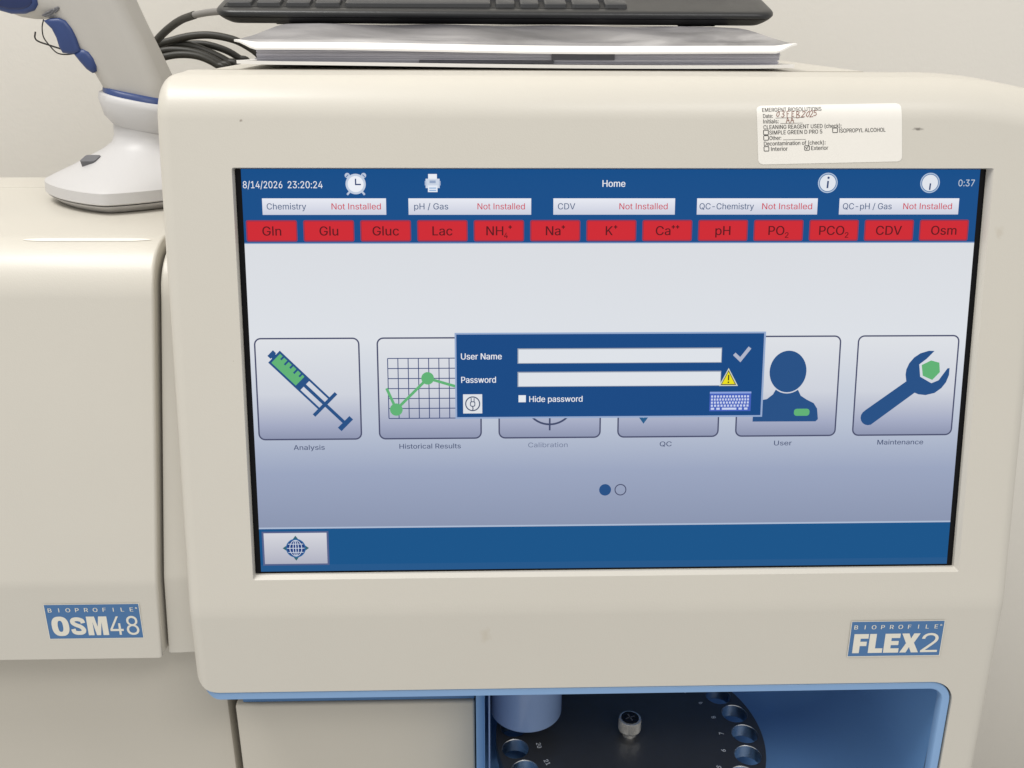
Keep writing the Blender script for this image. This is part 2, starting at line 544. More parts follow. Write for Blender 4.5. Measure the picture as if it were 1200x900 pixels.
# lettering -----------------------------------------------------------------
# letter outlines (thousandths of the lettering size): character -> (advance, closed contours as x y pairs)
GLYPHS = {
    'A': (480, [[16,0,201,509,276,509,463,0,395,0,287,302,264,372,232,478,245,478,213,371,191,302,85,0],[110,142,110,199,370,199,370,142]]),
    'B': (456, [[60,0,60,509,241,509,274,507,304,501,329,491,350,477,367,461,381,442,390,421,396,398,398,374,397,353,393,336,387,320,378,307,368,295,356,286,343,278,329,272,315,267,315,262,331,260,347,254,363,245,378,234,391,220,402,203,411,184,416,161,418,136,416,111,410,88,400,67,386,48,368,31,344,18,317,8,284,2,247,0],[125,57,245,57,281,60,309,67,330,80,344,96,353,115,355,137,354,153,350,169,342,184,333,197,320,209,306,218,289,225,269,229,248,231,125,231],[125,285,238,285,256,287,273,290,288,296,302,304,314,314,323,326,330,340,335,355,336,372,333,393,326,412,313,429,294,442,270,449,240,452,125,452]]),
    'C': (510, [[267,-7,225,-3,186,7,150,25,119,49,92,79,70,115,53,157,44,203,40,254,44,305,53,352,70,393,92,429,119,459,150,484,186,501,225,512,267,516,293,514,317,511,340,504,362,496,383,485,402,471,419,456,435,438,448,418,459,397,467,373,473,348,408,348,404,365,397,380,389,395,380,407,369,418,357,428,344,437,330,444,315,449,300,453,284,455,267,456,237,453,209,445,184,432,161,414,141,391,125,364,113,332,106,295,103,254,106,213,113,177,125,145,141,117,161,94,184,76,210,63,237,56,267,53,284,54,300,56,315,60,330,65,344,72,357,81,369,90,380,102,389,114,397,128,404,144,408,160,473,160,467,135,459,112,448,91,435,71,420,53,402,38,383,24,363,13,341,5,317,-2,293,-6]]),
    'D': (502, [[219,0,96,0,96,57,215,57,254,60,288,68,318,81,343,99,363,122,379,149,390,181,397,216,399,255,397,294,390,329,379,361,364,388,344,410,320,428,291,441,258,449,221,452,93,452,93,509,225,509,273,505,315,495,353,478,385,455,412,426,433,391,449,351,458,306,462,255,458,205,449,159,433,119,411,83,384,54,351,31,312,14,268,3],[125,509,125,0,60,0,60,509]]),
    'E': (419, [[60,0,60,509,372,509,372,452,125,452,125,286,355,286,355,229,125,229,125,57,375,57,375,0]]),
    'F': (410, [[60,0,60,509,369,509,369,452,125,452,125,278,346,278,346,221,125,221,125,0]]),
    'G': (520, [[269,-7,225,-3,185,7,149,25,118,49,91,79,69,116,53,157,43,203,40,254,43,305,53,352,69,393,91,429,117,459,149,484,184,501,223,512,265,516,291,514,316,510,340,504,363,494,384,483,403,469,421,453,436,436,449,416,460,395,468,373,474,349,408,349,402,365,395,379,387,393,378,406,368,417,356,427,344,436,330,443,315,448,300,453,283,455,265,456,236,453,209,445,183,432,160,414,141,392,125,364,113,332,106,295,103,254,106,213,113,177,125,145,141,117,161,95,184,76,210,63,238,56,269,53,296,55,322,61,345,71,365,85,382,102,396,123,407,147,413,173,415,202,434,199,283,199,283,256,478,256,478,200,475,160,466,124,451,91,431,62,406,38,377,19,344,5,308,-4]]),
    'H': (517, [[60,0,60,509,125,509,125,289,392,289,392,509,457,509,457,0,392,0,392,232,125,232,125,0]]),
    'I': (300, [[31,0,31,57,118,57,118,452,31,452,31,509,269,509,269,452,183,452,183,57,269,57,269,0]]),
    'J': (396, [[185,-7,143,-2,106,11,75,33,52,63,38,100,33,145,33,173,98,173,98,145,100,117,108,93,122,74,139,61,160,53,185,50,209,53,230,61,248,74,261,93,269,117,272,145,272,509,336,509,336,145,332,100,318,63,294,33,263,11,227,-2]]),
    'K': (467, [[104,145,104,216,139,261,174,303,212,344,364,509,448,509,231,276,228,276],[60,0,60,509,125,509,125,334,124,225,125,193,125,0],[372,0,188,259,228,309,449,0]]),
    'L': (393, [[60,0,60,509,125,509,125,57,361,57,361,0]]),
    'M': (628, [[60,0,60,509,152,509,277,187,287,159,299,123,311,84,322,49,307,49,318,83,330,121,342,158,352,187,476,509,568,509,568,0,504,0,504,291,504,327,505,369,506,413,507,457,513,457,498,409,482,363,467,322,456,291,342,0,286,0,170,291,159,321,145,361,129,408,112,457,119,457,120,416,121,372,122,328,122,291,122,0]]),
    'N': (523, [[60,0,60,509,136,509,343,183,363,151,388,107,414,55,405,54,401,108,399,157,399,195,399,509,463,509,463,0,387,0,202,290,177,331,148,381,108,452,119,454,122,384,124,328,125,291,125,0]]),
    'O': (533, [[267,-7,225,-3,186,7,150,25,119,49,92,79,70,115,53,157,44,203,40,254,44,305,53,352,70,393,92,429,119,459,150,484,186,501,225,512,267,516,309,512,348,501,384,484,415,459,442,429,464,393,480,352,490,305,493,254,490,203,480,157,464,115,442,79,415,49,384,25,348,7,309,-3],[267,53,296,55,324,63,349,76,372,94,392,116,408,144,420,176,428,213,430,254,428,295,420,332,408,365,392,392,372,415,349,433,324,446,296,453,267,456,237,453,210,445,184,433,161,415,142,392,125,364,113,332,106,295,103,254,106,213,113,176,125,144,142,117,161,94,184,76,210,63,237,55]]),
    'P': (445, [[60,0,60,509,235,509,272,506,305,499,332,487,356,471,375,452,390,430,400,404,407,377,409,348,407,318,400,291,390,265,375,243,356,223,332,207,305,195,272,188,235,186,109,186,109,242,233,242,257,244,279,248,297,256,312,266,324,279,333,294,339,310,343,328,344,348,343,367,339,385,333,402,324,416,312,428,297,439,279,446,257,451,232,452,125,452,125,0]]),
    'Q': (533, [[245,159,313,159,369,85,384,65,468,-48,401,-48,346,27,331,46],[267,-7,225,-3,186,7,150,25,119,49,92,79,70,115,53,157,44,203,40,254,44,305,53,352,70,393,92,429,119,459,150,484,186,501,225,512,267,516,309,512,348,501,384,484,415,459,442,429,464,393,480,352,490,305,493,254,490,203,480,157,464,115,442,79,415,49,384,25,348,7,309,-3],[267,53,296,55,324,63,349,76,372,94,392,116,408,144,420,176,428,213,430,254,428,295,420,332,408,365,392,392,372,415,349,433,324,446,296,453,267,456,237,453,210,445,184,433,161,415,142,392,125,364,113,332,106,295,103,254,106,213,113,176,125,144,142,117,161,94,184,76,210,63,237,55]]),
    'R': (449, [[60,0,60,509,236,509,273,506,305,500,333,489,356,473,376,455,390,433,401,408,407,381,409,352,407,323,401,296,390,271,376,250,356,232,333,217,305,206,273,200,236,198,96,198,96,255,234,255,258,256,280,260,298,267,313,276,325,287,334,300,340,316,344,333,345,352,344,371,340,389,334,405,325,419,313,430,298,440,279,446,258,451,233,452,125,452,125,0],[353,0,230,229,303,229,428,0]]),
    'S': (447, [[224,-9,188,-7,156,-1,128,9,102,23,81,40,64,60,51,83,42,109,38,137,104,137,108,118,114,102,123,88,136,76,150,66,166,59,185,53,204,50,224,49,246,50,267,54,286,60,303,69,317,79,329,92,338,106,344,122,346,139,344,154,340,168,332,179,322,189,310,197,296,205,245,222,184,239,145,253,112,269,86,289,67,313,56,341,52,372,54,400,62,425,75,448,92,468,113,484,138,498,165,508,195,514,227,516,259,514,289,508,316,498,340,484,360,468,377,449,390,427,398,403,401,378,337,378,332,402,320,421,302,437,280,449,254,456,225,459,204,457,185,454,167,448,152,440,139,430,129,418,121,405,117,391,115,376,117,359,122,345,131,334,142,324,155,315,169,308,212,293,264,279,312,264,328,256,344,248,359,238,372,226,384,213,395,198,402,180,407,161,408,139,406,112,399,87,386,64,370,43,349,25,323,11,294,0,261,-7]]),
    'T': (449, [[32,452,32,509,417,509,417,452,257,452,257,0,193,0,193,452]]),
    'U': (517, [[259,-8,220,-6,186,2,154,15,126,33,103,55,85,80,71,108,63,140,60,173,60,509,124,509,124,178,126,155,132,133,141,113,153,95,169,80,187,68,208,59,232,53,259,52,285,53,309,59,331,68,349,80,364,95,377,113,385,133,391,155,393,178,393,509,457,509,457,173,454,140,446,108,433,80,414,55,391,33,363,15,332,2,297,-6]]),
    'V': (480, [[204,0,16,509,84,509,192,206,215,137,248,31,235,31,267,138,290,206,395,509,463,509,278,0]]),
    'W': (686, [[155,0,16,509,82,509,163,196,175,145,187,94,197,40,189,40,200,94,211,145,224,196,306,509,380,509,462,196,474,145,486,94,497,40,488,40,499,94,510,145,523,196,603,509,670,509,530,0,455,0,368,323,351,391,336,475,350,475,335,395,318,323,230,0]]),
    'X': (474, [[18,0,217,284,217,236,29,509,104,509,178,400,204,361,223,329,243,292,232,292,252,329,272,361,298,400,374,509,446,509,259,239,259,287,456,0,382,0,292,129,268,165,250,195,230,231,244,231,225,196,206,166,182,129,91,0]]),
    'Y': (472, [[203,0,203,208,16,509,91,509,192,344,222,292,250,230,224,230,251,293,280,344,381,509,455,509,268,208,268,0]]),
    'Z': (438, [[42,0,42,46,273,385,306,431,341,476,348,454,285,452,223,452,40,452,40,509,397,509,397,462,169,129,134,81,97,33,90,54,152,57,214,57,399,57,399,0]]),
    'a': (389, [[160,-9,137,-7,115,-3,94,5,76,15,60,29,48,45,38,63,32,84,30,108,32,128,36,146,43,161,53,174,64,184,78,193,92,200,108,206,125,211,178,220,234,227,247,229,257,231,265,235,271,240,274,246,276,255,276,257,275,272,272,285,267,297,260,307,251,315,240,322,227,327,212,330,196,331,178,330,163,327,149,322,137,316,127,309,118,301,110,292,104,283,100,274,41,291,51,313,64,331,79,346,95,358,114,368,133,375,153,380,173,383,194,384,208,384,223,382,239,379,255,375,271,369,286,360,300,350,312,336,322,320,330,301,335,278,337,251,337,0,277,0,277,52,272,52,267,43,260,34,252,25,242,16,229,8,215,1,199,-4,181,-7],[170,45,192,47,211,51,228,59,242,68,254,80,263,93,270,108,274,122,276,138,276,190,272,187,267,184,259,182,231,176,200,171,175,168,134,159,122,153,112,147,103,139,97,130,93,118,92,105,93,93,96,82,102,72,109,64,119,57,130,52,142,48,156,46]]),
    'b': (424, [[229,-8,208,-7,189,-3,172,4,159,12,147,21,138,31,118,59,112,59,112,0,53,0,53,509,114,509,114,319,118,319,137,346,147,355,158,364,171,373,188,379,207,383,229,384,259,382,287,374,313,361,335,342,354,320,370,293,381,261,388,227,390,189,388,151,381,116,370,84,355,57,336,34,313,16,288,3,260,-6],[220,47,242,49,262,55,279,66,294,80,306,97,316,117,323,139,327,163,328,189,327,215,323,239,316,261,307,281,295,298,280,311,262,322,243,328,220,330,198,328,178,322,161,312,147,299,134,282,125,263,118,241,114,216,113,189,114,162,118,138,125,115,135,95,147,78,162,65,179,55,198,49]]),
    'c': (396, [[207,-8,174,-5,144,3,117,16,93,35,72,58,56,85,44,116,37,150,34,187,37,225,44,260,56,291,72,318,93,341,117,360,144,374,174,382,207,384,226,384,243,381,260,377,276,371,291,364,305,356,318,346,330,335,340,322,349,308,356,293,362,277,303,262,300,272,295,281,290,289,284,297,278,304,270,311,261,316,252,321,242,325,231,328,220,329,207,330,184,328,163,321,145,310,130,296,118,278,108,258,102,236,98,212,96,187,98,163,102,139,108,117,118,97,130,80,145,66,163,55,184,49,207,46,220,47,232,49,243,52,253,55,262,60,271,66,279,73,285,80,292,89,297,98,301,107,304,117,363,102,357,86,350,70,341,56,331,43,319,32,306,21,292,12,277,5,261,-1,244,-5,226,-7]]),
    'd': (424, [[195,-8,165,-6,137,3,111,16,89,34,70,57,55,84,43,116,36,151,34,189,36,227,43,261,55,293,70,320,89,342,112,361,137,374,165,382,196,384,218,383,237,379,253,373,267,364,278,355,287,346,306,319,311,319,311,509,372,509,372,0,313,0,313,59,307,59,287,31,277,21,266,12,252,4,236,-3,217,-7],[205,47,226,49,246,55,263,65,278,78,290,95,299,115,306,138,310,162,312,189,310,216,306,241,300,263,290,282,278,299,263,312,246,322,227,328,205,330,182,328,162,322,145,311,130,298,118,281,108,261,102,239,98,215,96,189,98,163,102,139,109,117,118,97,130,80,145,66,162,55,182,49]]),
    'e': (404, [[212,-8,177,-5,145,3,117,16,92,35,72,58,56,85,44,116,37,150,34,187,36,224,44,258,55,290,71,317,91,340,115,359,142,373,172,382,205,384,226,383,246,380,266,374,285,366,303,355,319,341,334,324,347,305,357,282,365,256,370,227,371,194,371,169,75,169,75,221,338,221,310,202,308,226,304,248,298,269,288,286,277,301,263,314,246,323,227,328,205,330,183,328,164,323,146,313,131,301,119,286,109,270,102,251,97,231,96,211,96,178,98,151,102,127,110,106,121,88,135,73,151,61,169,53,190,48,212,46,227,47,241,49,254,53,265,58,276,65,285,73,294,82,300,93,306,105,365,91,358,72,348,55,335,39,320,26,302,14,283,4,261,-3,237,-7]]),
    'f': (254, [[228,379,228,327,6,327,6,379],[81,0,81,432,82,452,87,470,96,486,107,499,120,510,135,519,152,525,169,529,187,530,222,527,243,521,227,468,215,472,195,474,178,472,164,468,154,460,147,449,143,435,142,419,142,0]]),
    'g': (425, [[207,-151,180,-149,156,-146,134,-140,114,-132,97,-122,82,-110,70,-97,59,-84,51,-69,101,-41,122,-66,131,-74,142,-82,154,-88,169,-93,187,-96,207,-97,236,-95,261,-87,282,-75,298,-58,308,-34,311,-6,311,68,306,68,287,41,277,32,266,23,252,16,236,10,217,6,195,5,165,7,138,14,113,27,90,43,71,65,55,90,43,120,36,154,34,191,36,229,43,263,55,293,71,320,90,342,112,361,138,374,166,382,196,384,218,383,237,379,253,373,267,365,279,356,288,346,308,319,313,319,313,379,372,379,372,-9,370,-40,363,-67,350,-90,334,-109,314,-124,291,-136,265,-144,237,-149],[205,59,227,61,246,66,264,75,278,87,290,103,300,121,307,142,311,166,312,193,311,219,307,242,300,264,291,283,279,299,264,312,247,322,227,328,205,330,182,328,163,322,145,312,130,298,118,282,109,262,102,241,98,218,96,193,98,167,102,144,109,123,118,104,131,88,145,76,163,66,183,61]]),
    'h': (410, [[114,227,114,0,53,0,53,509,114,509,114,287,102,287,116,319,132,344,152,362,175,374,200,382,227,384,252,383,275,377,295,369,313,356,328,340,341,321,350,298,355,271,357,240,357,0,296,0,296,235,293,263,286,286,273,304,256,318,235,326,210,329,192,328,176,324,161,317,147,308,136,297,126,283,119,266,115,248]]),
    'i': (167, [[53,0,53,379,114,379,114,0],[84,443,73,444,63,448,54,455,47,463,43,472,41,483,43,494,47,504,54,512,63,518,73,522,84,524,95,522,105,518,114,512,121,504,125,494,126,483,125,472,121,463,114,455,105,448,95,444]]),
    'j': (167, [[53,379,114,379,114,-30,112,-52,108,-72,102,-90,92,-106,80,-119,65,-129,47,-137,27,-141,4,-143,-10,-143,-10,-87,2,-87,18,-85,31,-80,40,-72,47,-61,51,-46,53,-29],[83,443,72,444,62,448,53,455,47,463,42,472,41,483,42,494,47,504,53,512,62,518,72,522,83,524,95,522,105,518,114,512,120,504,125,494,126,483,125,472,120,463,114,455,105,448,95,444]]),
    'k': (381, [[110,137,110,212,121,212,284,379,360,379,184,199,177,199],[53,0,53,509,114,509,114,0],[294,0,148,186,191,229,372,0]]),
    'l': (189, [[139,-2,112,0,91,8,74,20,62,37,55,59,53,84,53,509,114,509,114,99,114,83,117,71,120,62,126,57,135,53,146,52,160,53,170,54,181,3,162,-1]]),
    'm': (610, [[53,0,53,379,112,379,112,295,108,295,114,314,122,331,132,346,144,358,158,368,172,376,187,382,203,385,219,386,245,383,268,375,287,361,303,342,314,320,321,295,312,295,318,312,326,329,337,343,350,356,364,366,381,375,398,381,417,385,437,386,458,385,478,380,497,372,514,361,529,346,541,328,550,307,555,283,557,255,557,0,496,0,496,254,493,279,485,298,473,313,456,323,438,329,419,330,402,329,387,326,374,320,363,312,353,302,345,290,340,277,336,263,335,247,335,0,274,0,274,260,272,280,265,297,253,311,238,322,220,328,199,330,185,329,171,326,158,320,145,312,135,302,126,289,119,274,115,257,114,238,114,0]]),
    'n': (410, [[114,227,114,0,53,0,53,379,112,379,112,287,102,287,116,319,132,344,152,362,175,374,200,382,227,384,252,383,275,377,295,369,313,356,328,340,341,321,350,298,355,271,357,240,357,0,296,0,296,235,293,263,286,286,273,304,256,318,235,326,210,329,192,328,176,324,161,317,147,308,136,297,126,283,119,266,115,248]]),
    'o': (415, [[207,-8,174,-5,144,3,117,16,93,35,72,58,56,85,44,116,37,150,34,187,37,225,44,260,56,291,72,318,93,341,117,360,144,374,174,382,207,384,241,382,271,374,299,360,323,341,343,318,359,291,371,260,379,225,381,187,379,150,371,116,359,85,343,58,323,35,299,16,271,3,241,-5],[207,46,231,49,252,55,270,66,285,80,298,97,307,117,314,139,318,163,319,187,318,212,314,236,307,258,298,278,285,296,270,310,252,321,231,328,207,330,184,328,163,321,145,310,130,296,118,278,108,258,102,236,98,212,96,187,98,163,102,139,108,117,118,97,130,80,145,66,163,55,184,49]]),
    'p': (424, [[53,-143,53,379,112,379,112,319,118,319,137,346,147,355,158,364,171,373,188,379,207,383,229,384,259,382,287,374,313,361,335,342,354,320,370,293,381,261,388,227,390,189,388,151,381,116,370,84,355,57,336,34,313,16,288,3,260,-6,229,-8,208,-7,189,-3,173,4,159,12,147,21,138,31,118,59,114,59,114,-143],[220,47,242,49,262,55,279,66,294,80,306,97,316,117,323,139,327,163,328,189,327,215,323,239,316,261,307,281,295,298,280,311,262,322,243,328,220,330,198,328,178,322,161,312,147,299,134,282,125,263,118,241,114,216,113,189,114,162,118,138,125,115,135,95,147,78,162,65,179,55,198,49]]),
    'q': (424, [[372,-143,311,-143,311,59,306,59,287,31,277,21,266,12,252,4,236,-3,217,-7,195,-8,165,-6,137,3,111,16,89,34,70,57,55,84,43,116,36,151,34,189,36,227,43,261,55,293,70,320,89,342,112,361,137,374,165,382,196,384,218,383,237,379,253,373,267,364,278,355,287,346,307,319,313,319,313,379,372,379],[205,47,226,49,246,55,263,65,278,78,290,95,299,115,306,138,310,162,312,189,310,216,306,241,300,263,290,282,278,299,263,312,246,322,227,328,205,330,182,328,162,322,145,311,130,298,118,281,108,261,102,239,98,215,96,189,98,163,102,139,109,117,118,97,130,80,145,66,162,55,182,49]]),
    'r': (259, [[53,0,53,379,112,379,112,321,115,321,124,339,137,354,152,367,171,377,191,383,213,385,229,384,243,384,243,322,230,324,207,326,190,324,174,321,159,315,146,306,135,296,126,284,119,269,115,254,114,237,114,0]]),
    's': (365, [[182,-8,157,-7,133,-3,112,3,93,12,76,24,62,38,50,54,41,73,36,94,94,107,101,87,111,72,124,60,141,52,160,47,181,45,206,47,227,53,244,62,258,74,265,88,268,103,266,115,262,126,254,136,243,144,229,150,212,155,149,170,118,180,92,192,72,208,58,227,50,249,47,274,49,295,55,314,65,332,79,347,95,360,115,370,137,378,161,383,187,384,212,383,234,379,254,372,271,363,286,352,299,339,309,324,318,308,324,290,268,277,262,291,254,304,243,316,228,325,210,331,187,333,166,331,147,326,131,317,119,305,111,292,109,277,110,264,115,253,124,243,136,235,152,229,172,223,229,209,261,200,287,187,306,171,320,153,328,131,331,107,329,85,323,65,312,47,298,31,281,18,260,6,236,-2,210,-7]]),
    't': (227, [[204,379,204,327,6,327,6,379],[65,471,126,471,126,98,127,83,130,70,136,61,144,55,156,51,170,50,185,51,202,54,213,2,192,-3,168,-4,138,-1,113,7,92,21,77,41,68,64,65,93]]),
    'u': (410, [[182,-5,158,-3,135,2,115,11,97,23,82,39,69,59,60,82,54,109,53,139,53,379,114,379,114,144,116,117,124,94,137,75,154,61,175,53,200,50,218,51,234,55,249,62,263,71,274,83,283,97,290,113,295,132,296,153,296,379,357,379,357,0,298,0,298,92,307,92,294,60,277,35,257,17,234,5,209,-3]]),
    'v': (389, [[163,0,17,379,84,379,165,155,187,87,206,21,184,21,203,87,224,155,305,379,371,379,226,0]]),
    'w': (567, [[138,0,23,379,87,379,133,214,154,137,175,41,165,41,186,135,206,214,252,379,316,379,362,214,382,136,402,41,391,41,413,135,434,214,480,379,545,379,429,0,368,0,319,172,305,225,291,280,277,338,291,338,277,280,263,225,248,172,199,0]]),
    'x': (379, [[21,0,171,218,171,171,29,379,100,379,147,306,179,253,207,206,175,206,202,253,233,306,282,379,352,379,209,169,209,214,358,0,287,0,231,85,200,136,173,182,205,182,178,136,148,85,91,0]]),
    'y': (389, [[47,-139,61,-86,71,-87,83,-89,94,-90,104,-89,113,-86,122,-81,130,-74,138,-64,145,-51,151,-36,163,-1,17,379,84,379,165,155,187,87,206,21,184,21,202,87,224,155,305,379,371,379,204,-58,196,-77,187,-93,177,-107,165,-119,153,-128,139,-136,125,-141,109,-144,91,-145,65,-143]]),
    'z': (380, [[42,0,42,46,254,320,254,323,48,323,48,379,333,379,333,331,126,60,126,56,339,56,339,0]]),
    '0': (453, [[227,-7,191,-3,158,7,130,24,105,48,85,77,69,113,57,155,50,202,48,254,50,306,57,353,69,395,85,431,106,461,130,484,159,502,191,512,227,516,262,512,295,502,323,484,348,461,368,431,384,395,396,353,403,306,405,254,403,202,396,155,384,113,368,77,348,48,323,24,295,7,263,-3],[227,50,250,52,271,60,290,74,306,92,320,116,330,144,338,176,342,213,344,254,342,295,338,332,330,365,320,393,306,416,290,435,271,449,250,457,227,460,203,457,182,449,163,435,147,416,134,393,123,365,115,332,111,295,109,254,111,213,115,176,123,144,134,116,147,92,163,74,182,60,203,52]]),
    '1': (453, [[76,0,76,55,391,55,391,0],[276,509,276,0,212,0,212,448,209,448,86,358,86,427,198,509]]),
    '2': (453, [[64,0,64,47,234,229,282,282,294,298,303,312,311,327,316,341,319,356,320,371,319,389,315,405,308,419,298,431,287,441,273,449,258,455,241,458,224,460,205,458,188,454,172,447,159,438,148,427,139,413,132,398,128,381,127,362,66,362,68,391,75,418,86,442,102,464,121,482,143,496,168,507,196,513,225,516,254,513,281,507,306,497,328,482,346,465,361,445,372,423,379,398,381,372,380,354,377,336,371,318,363,299,351,280,336,259,317,235,294,209,267,180,153,60,153,57,389,57,389,0]]),
    '3': (453, [[218,-7,188,-5,159,1,133,10,108,22,88,38,70,57,57,79,48,104,44,132,109,132,112,115,118,100,126,87,137,76,150,66,165,59,182,54,200,51,219,50,239,51,258,55,275,61,291,69,304,80,315,93,323,108,328,125,329,145,328,163,323,180,316,196,306,211,292,223,275,234,254,241,229,246,201,248,157,248,157,299,288,448,288,452,70,452,70,509,372,509,372,461,211,278,211,289,247,290,279,286,308,276,333,262,354,244,371,222,383,198,391,173,393,145,390,116,383,90,370,66,354,45,333,27,309,12,281,2,251,-5]]),
    '4': (453, [[40,105,40,158,247,509,311,509,109,166,109,163,413,163,413,105],[282,0,282,121,282,146,282,318,343,318,343,0]]),
    '5': (453, [[221,-7,192,-5,165,1,140,11,118,25,99,41,83,60,71,82,63,105,60,130,122,130,125,115,130,102,138,89,148,78,160,68,173,60,188,54,204,51,221,50,241,51,259,56,276,64,291,75,304,89,314,104,322,122,326,141,328,162,326,183,321,203,314,221,303,237,290,251,275,262,257,270,238,275,218,277,201,276,184,273,167,268,152,262,139,255,128,246,67,253,96,509,366,509,366,452,151,452,134,301,136,301,148,311,162,318,178,325,194,330,212,333,229,334,252,332,274,328,294,321,313,311,330,299,345,285,358,269,370,251,379,231,386,210,390,187,391,163,388,132,381,102,369,76,352,52,332,32,309,15,282,3,253,-4]]),
    '6': (453, [[226,-7,196,-4,168,3,142,15,119,31,100,51,84,74,73,101,66,130,64,162,65,187,71,212,80,239,93,268,112,302,137,340,252,509,322,509,151,261,145,261,151,270,157,279,165,288,174,295,184,302,196,307,208,311,221,313,235,314,265,312,291,305,316,295,337,280,355,262,370,240,380,215,387,187,389,157,387,127,379,98,368,73,352,50,333,30,310,14,284,3,257,-4],[226,48,245,50,263,55,279,63,293,73,304,86,314,101,322,119,326,137,327,157,326,178,322,196,314,213,304,228,293,241,279,251,263,259,245,264,226,265,207,264,190,259,174,252,160,241,148,229,138,214,131,197,126,179,125,158,126,138,131,119,138,102,148,86,160,73,174,63,190,55,207,50]]),
    '7': (453, [[97,0,323,448,323,452,62,452,62,509,391,509,391,449,165,0]]),
    '8': (453, [[226,-7,193,-5,163,1,136,11,111,25,91,42,74,62,62,84,54,109,52,135,53,156,58,176,65,195,75,212,87,228,101,241,117,252,134,260,153,265,153,267,129,276,109,289,93,308,80,330,73,354,70,380,73,405,79,429,90,450,106,469,124,485,146,498,170,508,197,514,226,516,255,514,282,508,306,498,328,485,346,469,361,450,373,429,379,405,382,380,379,354,372,330,359,308,343,289,323,276,300,267,300,265,319,260,335,252,351,241,365,228,377,212,387,195,395,176,399,156,401,135,398,109,391,84,378,62,362,42,341,25,317,11,289,1,259,-5],[226,49,248,50,267,54,285,60,300,69,313,79,323,91,331,106,335,121,337,139,335,157,330,173,322,189,312,202,298,213,283,223,265,230,247,234,226,235,206,234,187,230,169,223,154,213,140,202,130,189,122,173,117,157,115,139,117,121,121,106,129,91,139,79,152,69,167,60,185,54,205,50],[226,290,244,291,260,294,274,300,287,308,298,318,307,330,314,344,318,359,319,376,318,392,314,407,308,420,299,432,288,442,275,449,260,455,244,459,226,460,208,459,192,455,177,449,164,442,153,432,145,420,138,407,134,392,133,376,134,359,138,344,145,330,154,318,165,308,178,300,193,294,209,291]]),
    '9': (453, [[226,516,256,513,285,506,310,494,333,478,352,458,368,434,380,408,387,378,389,347,387,322,382,296,373,270,359,240,340,207,315,168,200,0,130,0,301,248,307,248,302,238,295,229,287,221,278,214,268,207,257,202,245,198,232,195,218,195,188,197,161,203,137,214,116,229,98,247,83,269,72,294,66,321,64,352,66,382,73,411,85,436,101,459,120,479,143,494,168,506,196,513],[226,460,207,459,190,454,174,446,160,435,148,423,138,407,131,390,127,372,125,352,127,331,131,313,138,295,148,280,160,268,174,257,190,250,207,245,226,243,245,245,263,249,279,257,293,267,305,280,314,295,322,312,326,330,327,350,326,371,322,390,314,407,305,422,293,435,279,446,263,454,245,459]]),
    '/': (249, [[235,533,71,-76,14,-76,178,533]]),
    ':': (188, [[95,-4,83,-3,73,1,63,9,55,18,51,29,50,41,51,53,55,64,63,73,73,81,83,85,95,87,107,85,118,81,128,73,135,64,140,53,141,41,140,29,135,18,128,9,118,1,107,-3],[95,271,83,272,73,277,63,284,55,294,51,304,50,316,51,328,55,339,63,349,73,356,83,360,95,362,107,360,118,356,128,349,135,339,140,328,141,316,140,304,135,294,128,284,118,277,107,272]]),
    '-': (453, [[337,244,337,188,114,188,114,244]]),
    '(': (273, [[89,207,90,244,94,283,101,324,109,364,119,403,132,441,145,477,160,510,177,539,236,539,219,503,204,466,191,428,179,390,169,351,161,313,156,276,152,241,151,207,152,176,155,145,160,115,167,83,177,50,188,16,202,-19,218,-57,236,-96,177,-96,150,-46,128,4,111,55,99,106,92,156]]),
    ')': (273, [[37,-96,56,-56,72,-18,86,18,97,52,106,85,113,116,118,147,121,177,122,207,121,241,117,276,112,313,104,351,94,390,82,428,69,466,54,503,37,539,97,539,113,510,128,477,142,441,154,403,164,364,173,323,179,283,183,244,184,207,182,156,174,104,161,53,144,3,123,-47,97,-96]]),
    '_': (319, [[319,0,319,-56,0,-56,0,0]]),
    '.': (188, [[95,-4,83,-3,73,1,63,9,55,18,51,29,50,41,51,53,55,64,63,73,73,81,83,85,95,87,107,85,118,81,128,73,135,64,140,53,141,41,140,29,135,18,128,9,118,1,107,-3]]),
    ' ': (188, []),
}
CAP = 0.509
GLYPHS['I'] = (195, [[62, 0, 128, 0, 128, 509, 62, 509]])
GLYPHS['l'] = (170, [[54, 0, 114, 0, 114, 520, 54, 520]])
_G = {}


def winding(polys, x, y):
    w = 0
    for P in polys:
        for i in range(len(P)):
            a, b = P[i], P[(i + 1) % len(P)]
            t = (b[0] - a[0]) * (y - a[1]) - (b[1] - a[1]) * (x - a[0])
            if a[1] <= y < b[1] and t > 0:
                w += 1
            elif b[1] <= y < a[1] and t < 0:
                w -= 1
    return w


def glyph(ch):
    """filled triangles of one letter"""
    if ch not in _G:
        adv, cs = GLYPHS[ch]
        polys = [[Vector((c[i] / 1000, c[i + 1] / 1000)) for i in range(0, len(c), 2)] for c in cs]
        V, E_ = [], []
        for P in polys:
            b = len(V)
            V += P
            E_ += [(b + i, b + (i + 1) % len(P)) for i in range(len(P))]
        vs, fs = [], []
        if V:
            v, e, f, *_ = delaunay_2d_cdt(V, E_, [], 0, 1e-5)
            vs = [(p[0], p[1]) for p in v]
            fs = [list(t) for t in f if winding(polys, sum(v[i][0] for i in t) / 3, sum(v[i][1] for i in t) / 3)]
        _G[ch] = (adv / 1000, vs, fs)
    return _G[ch]


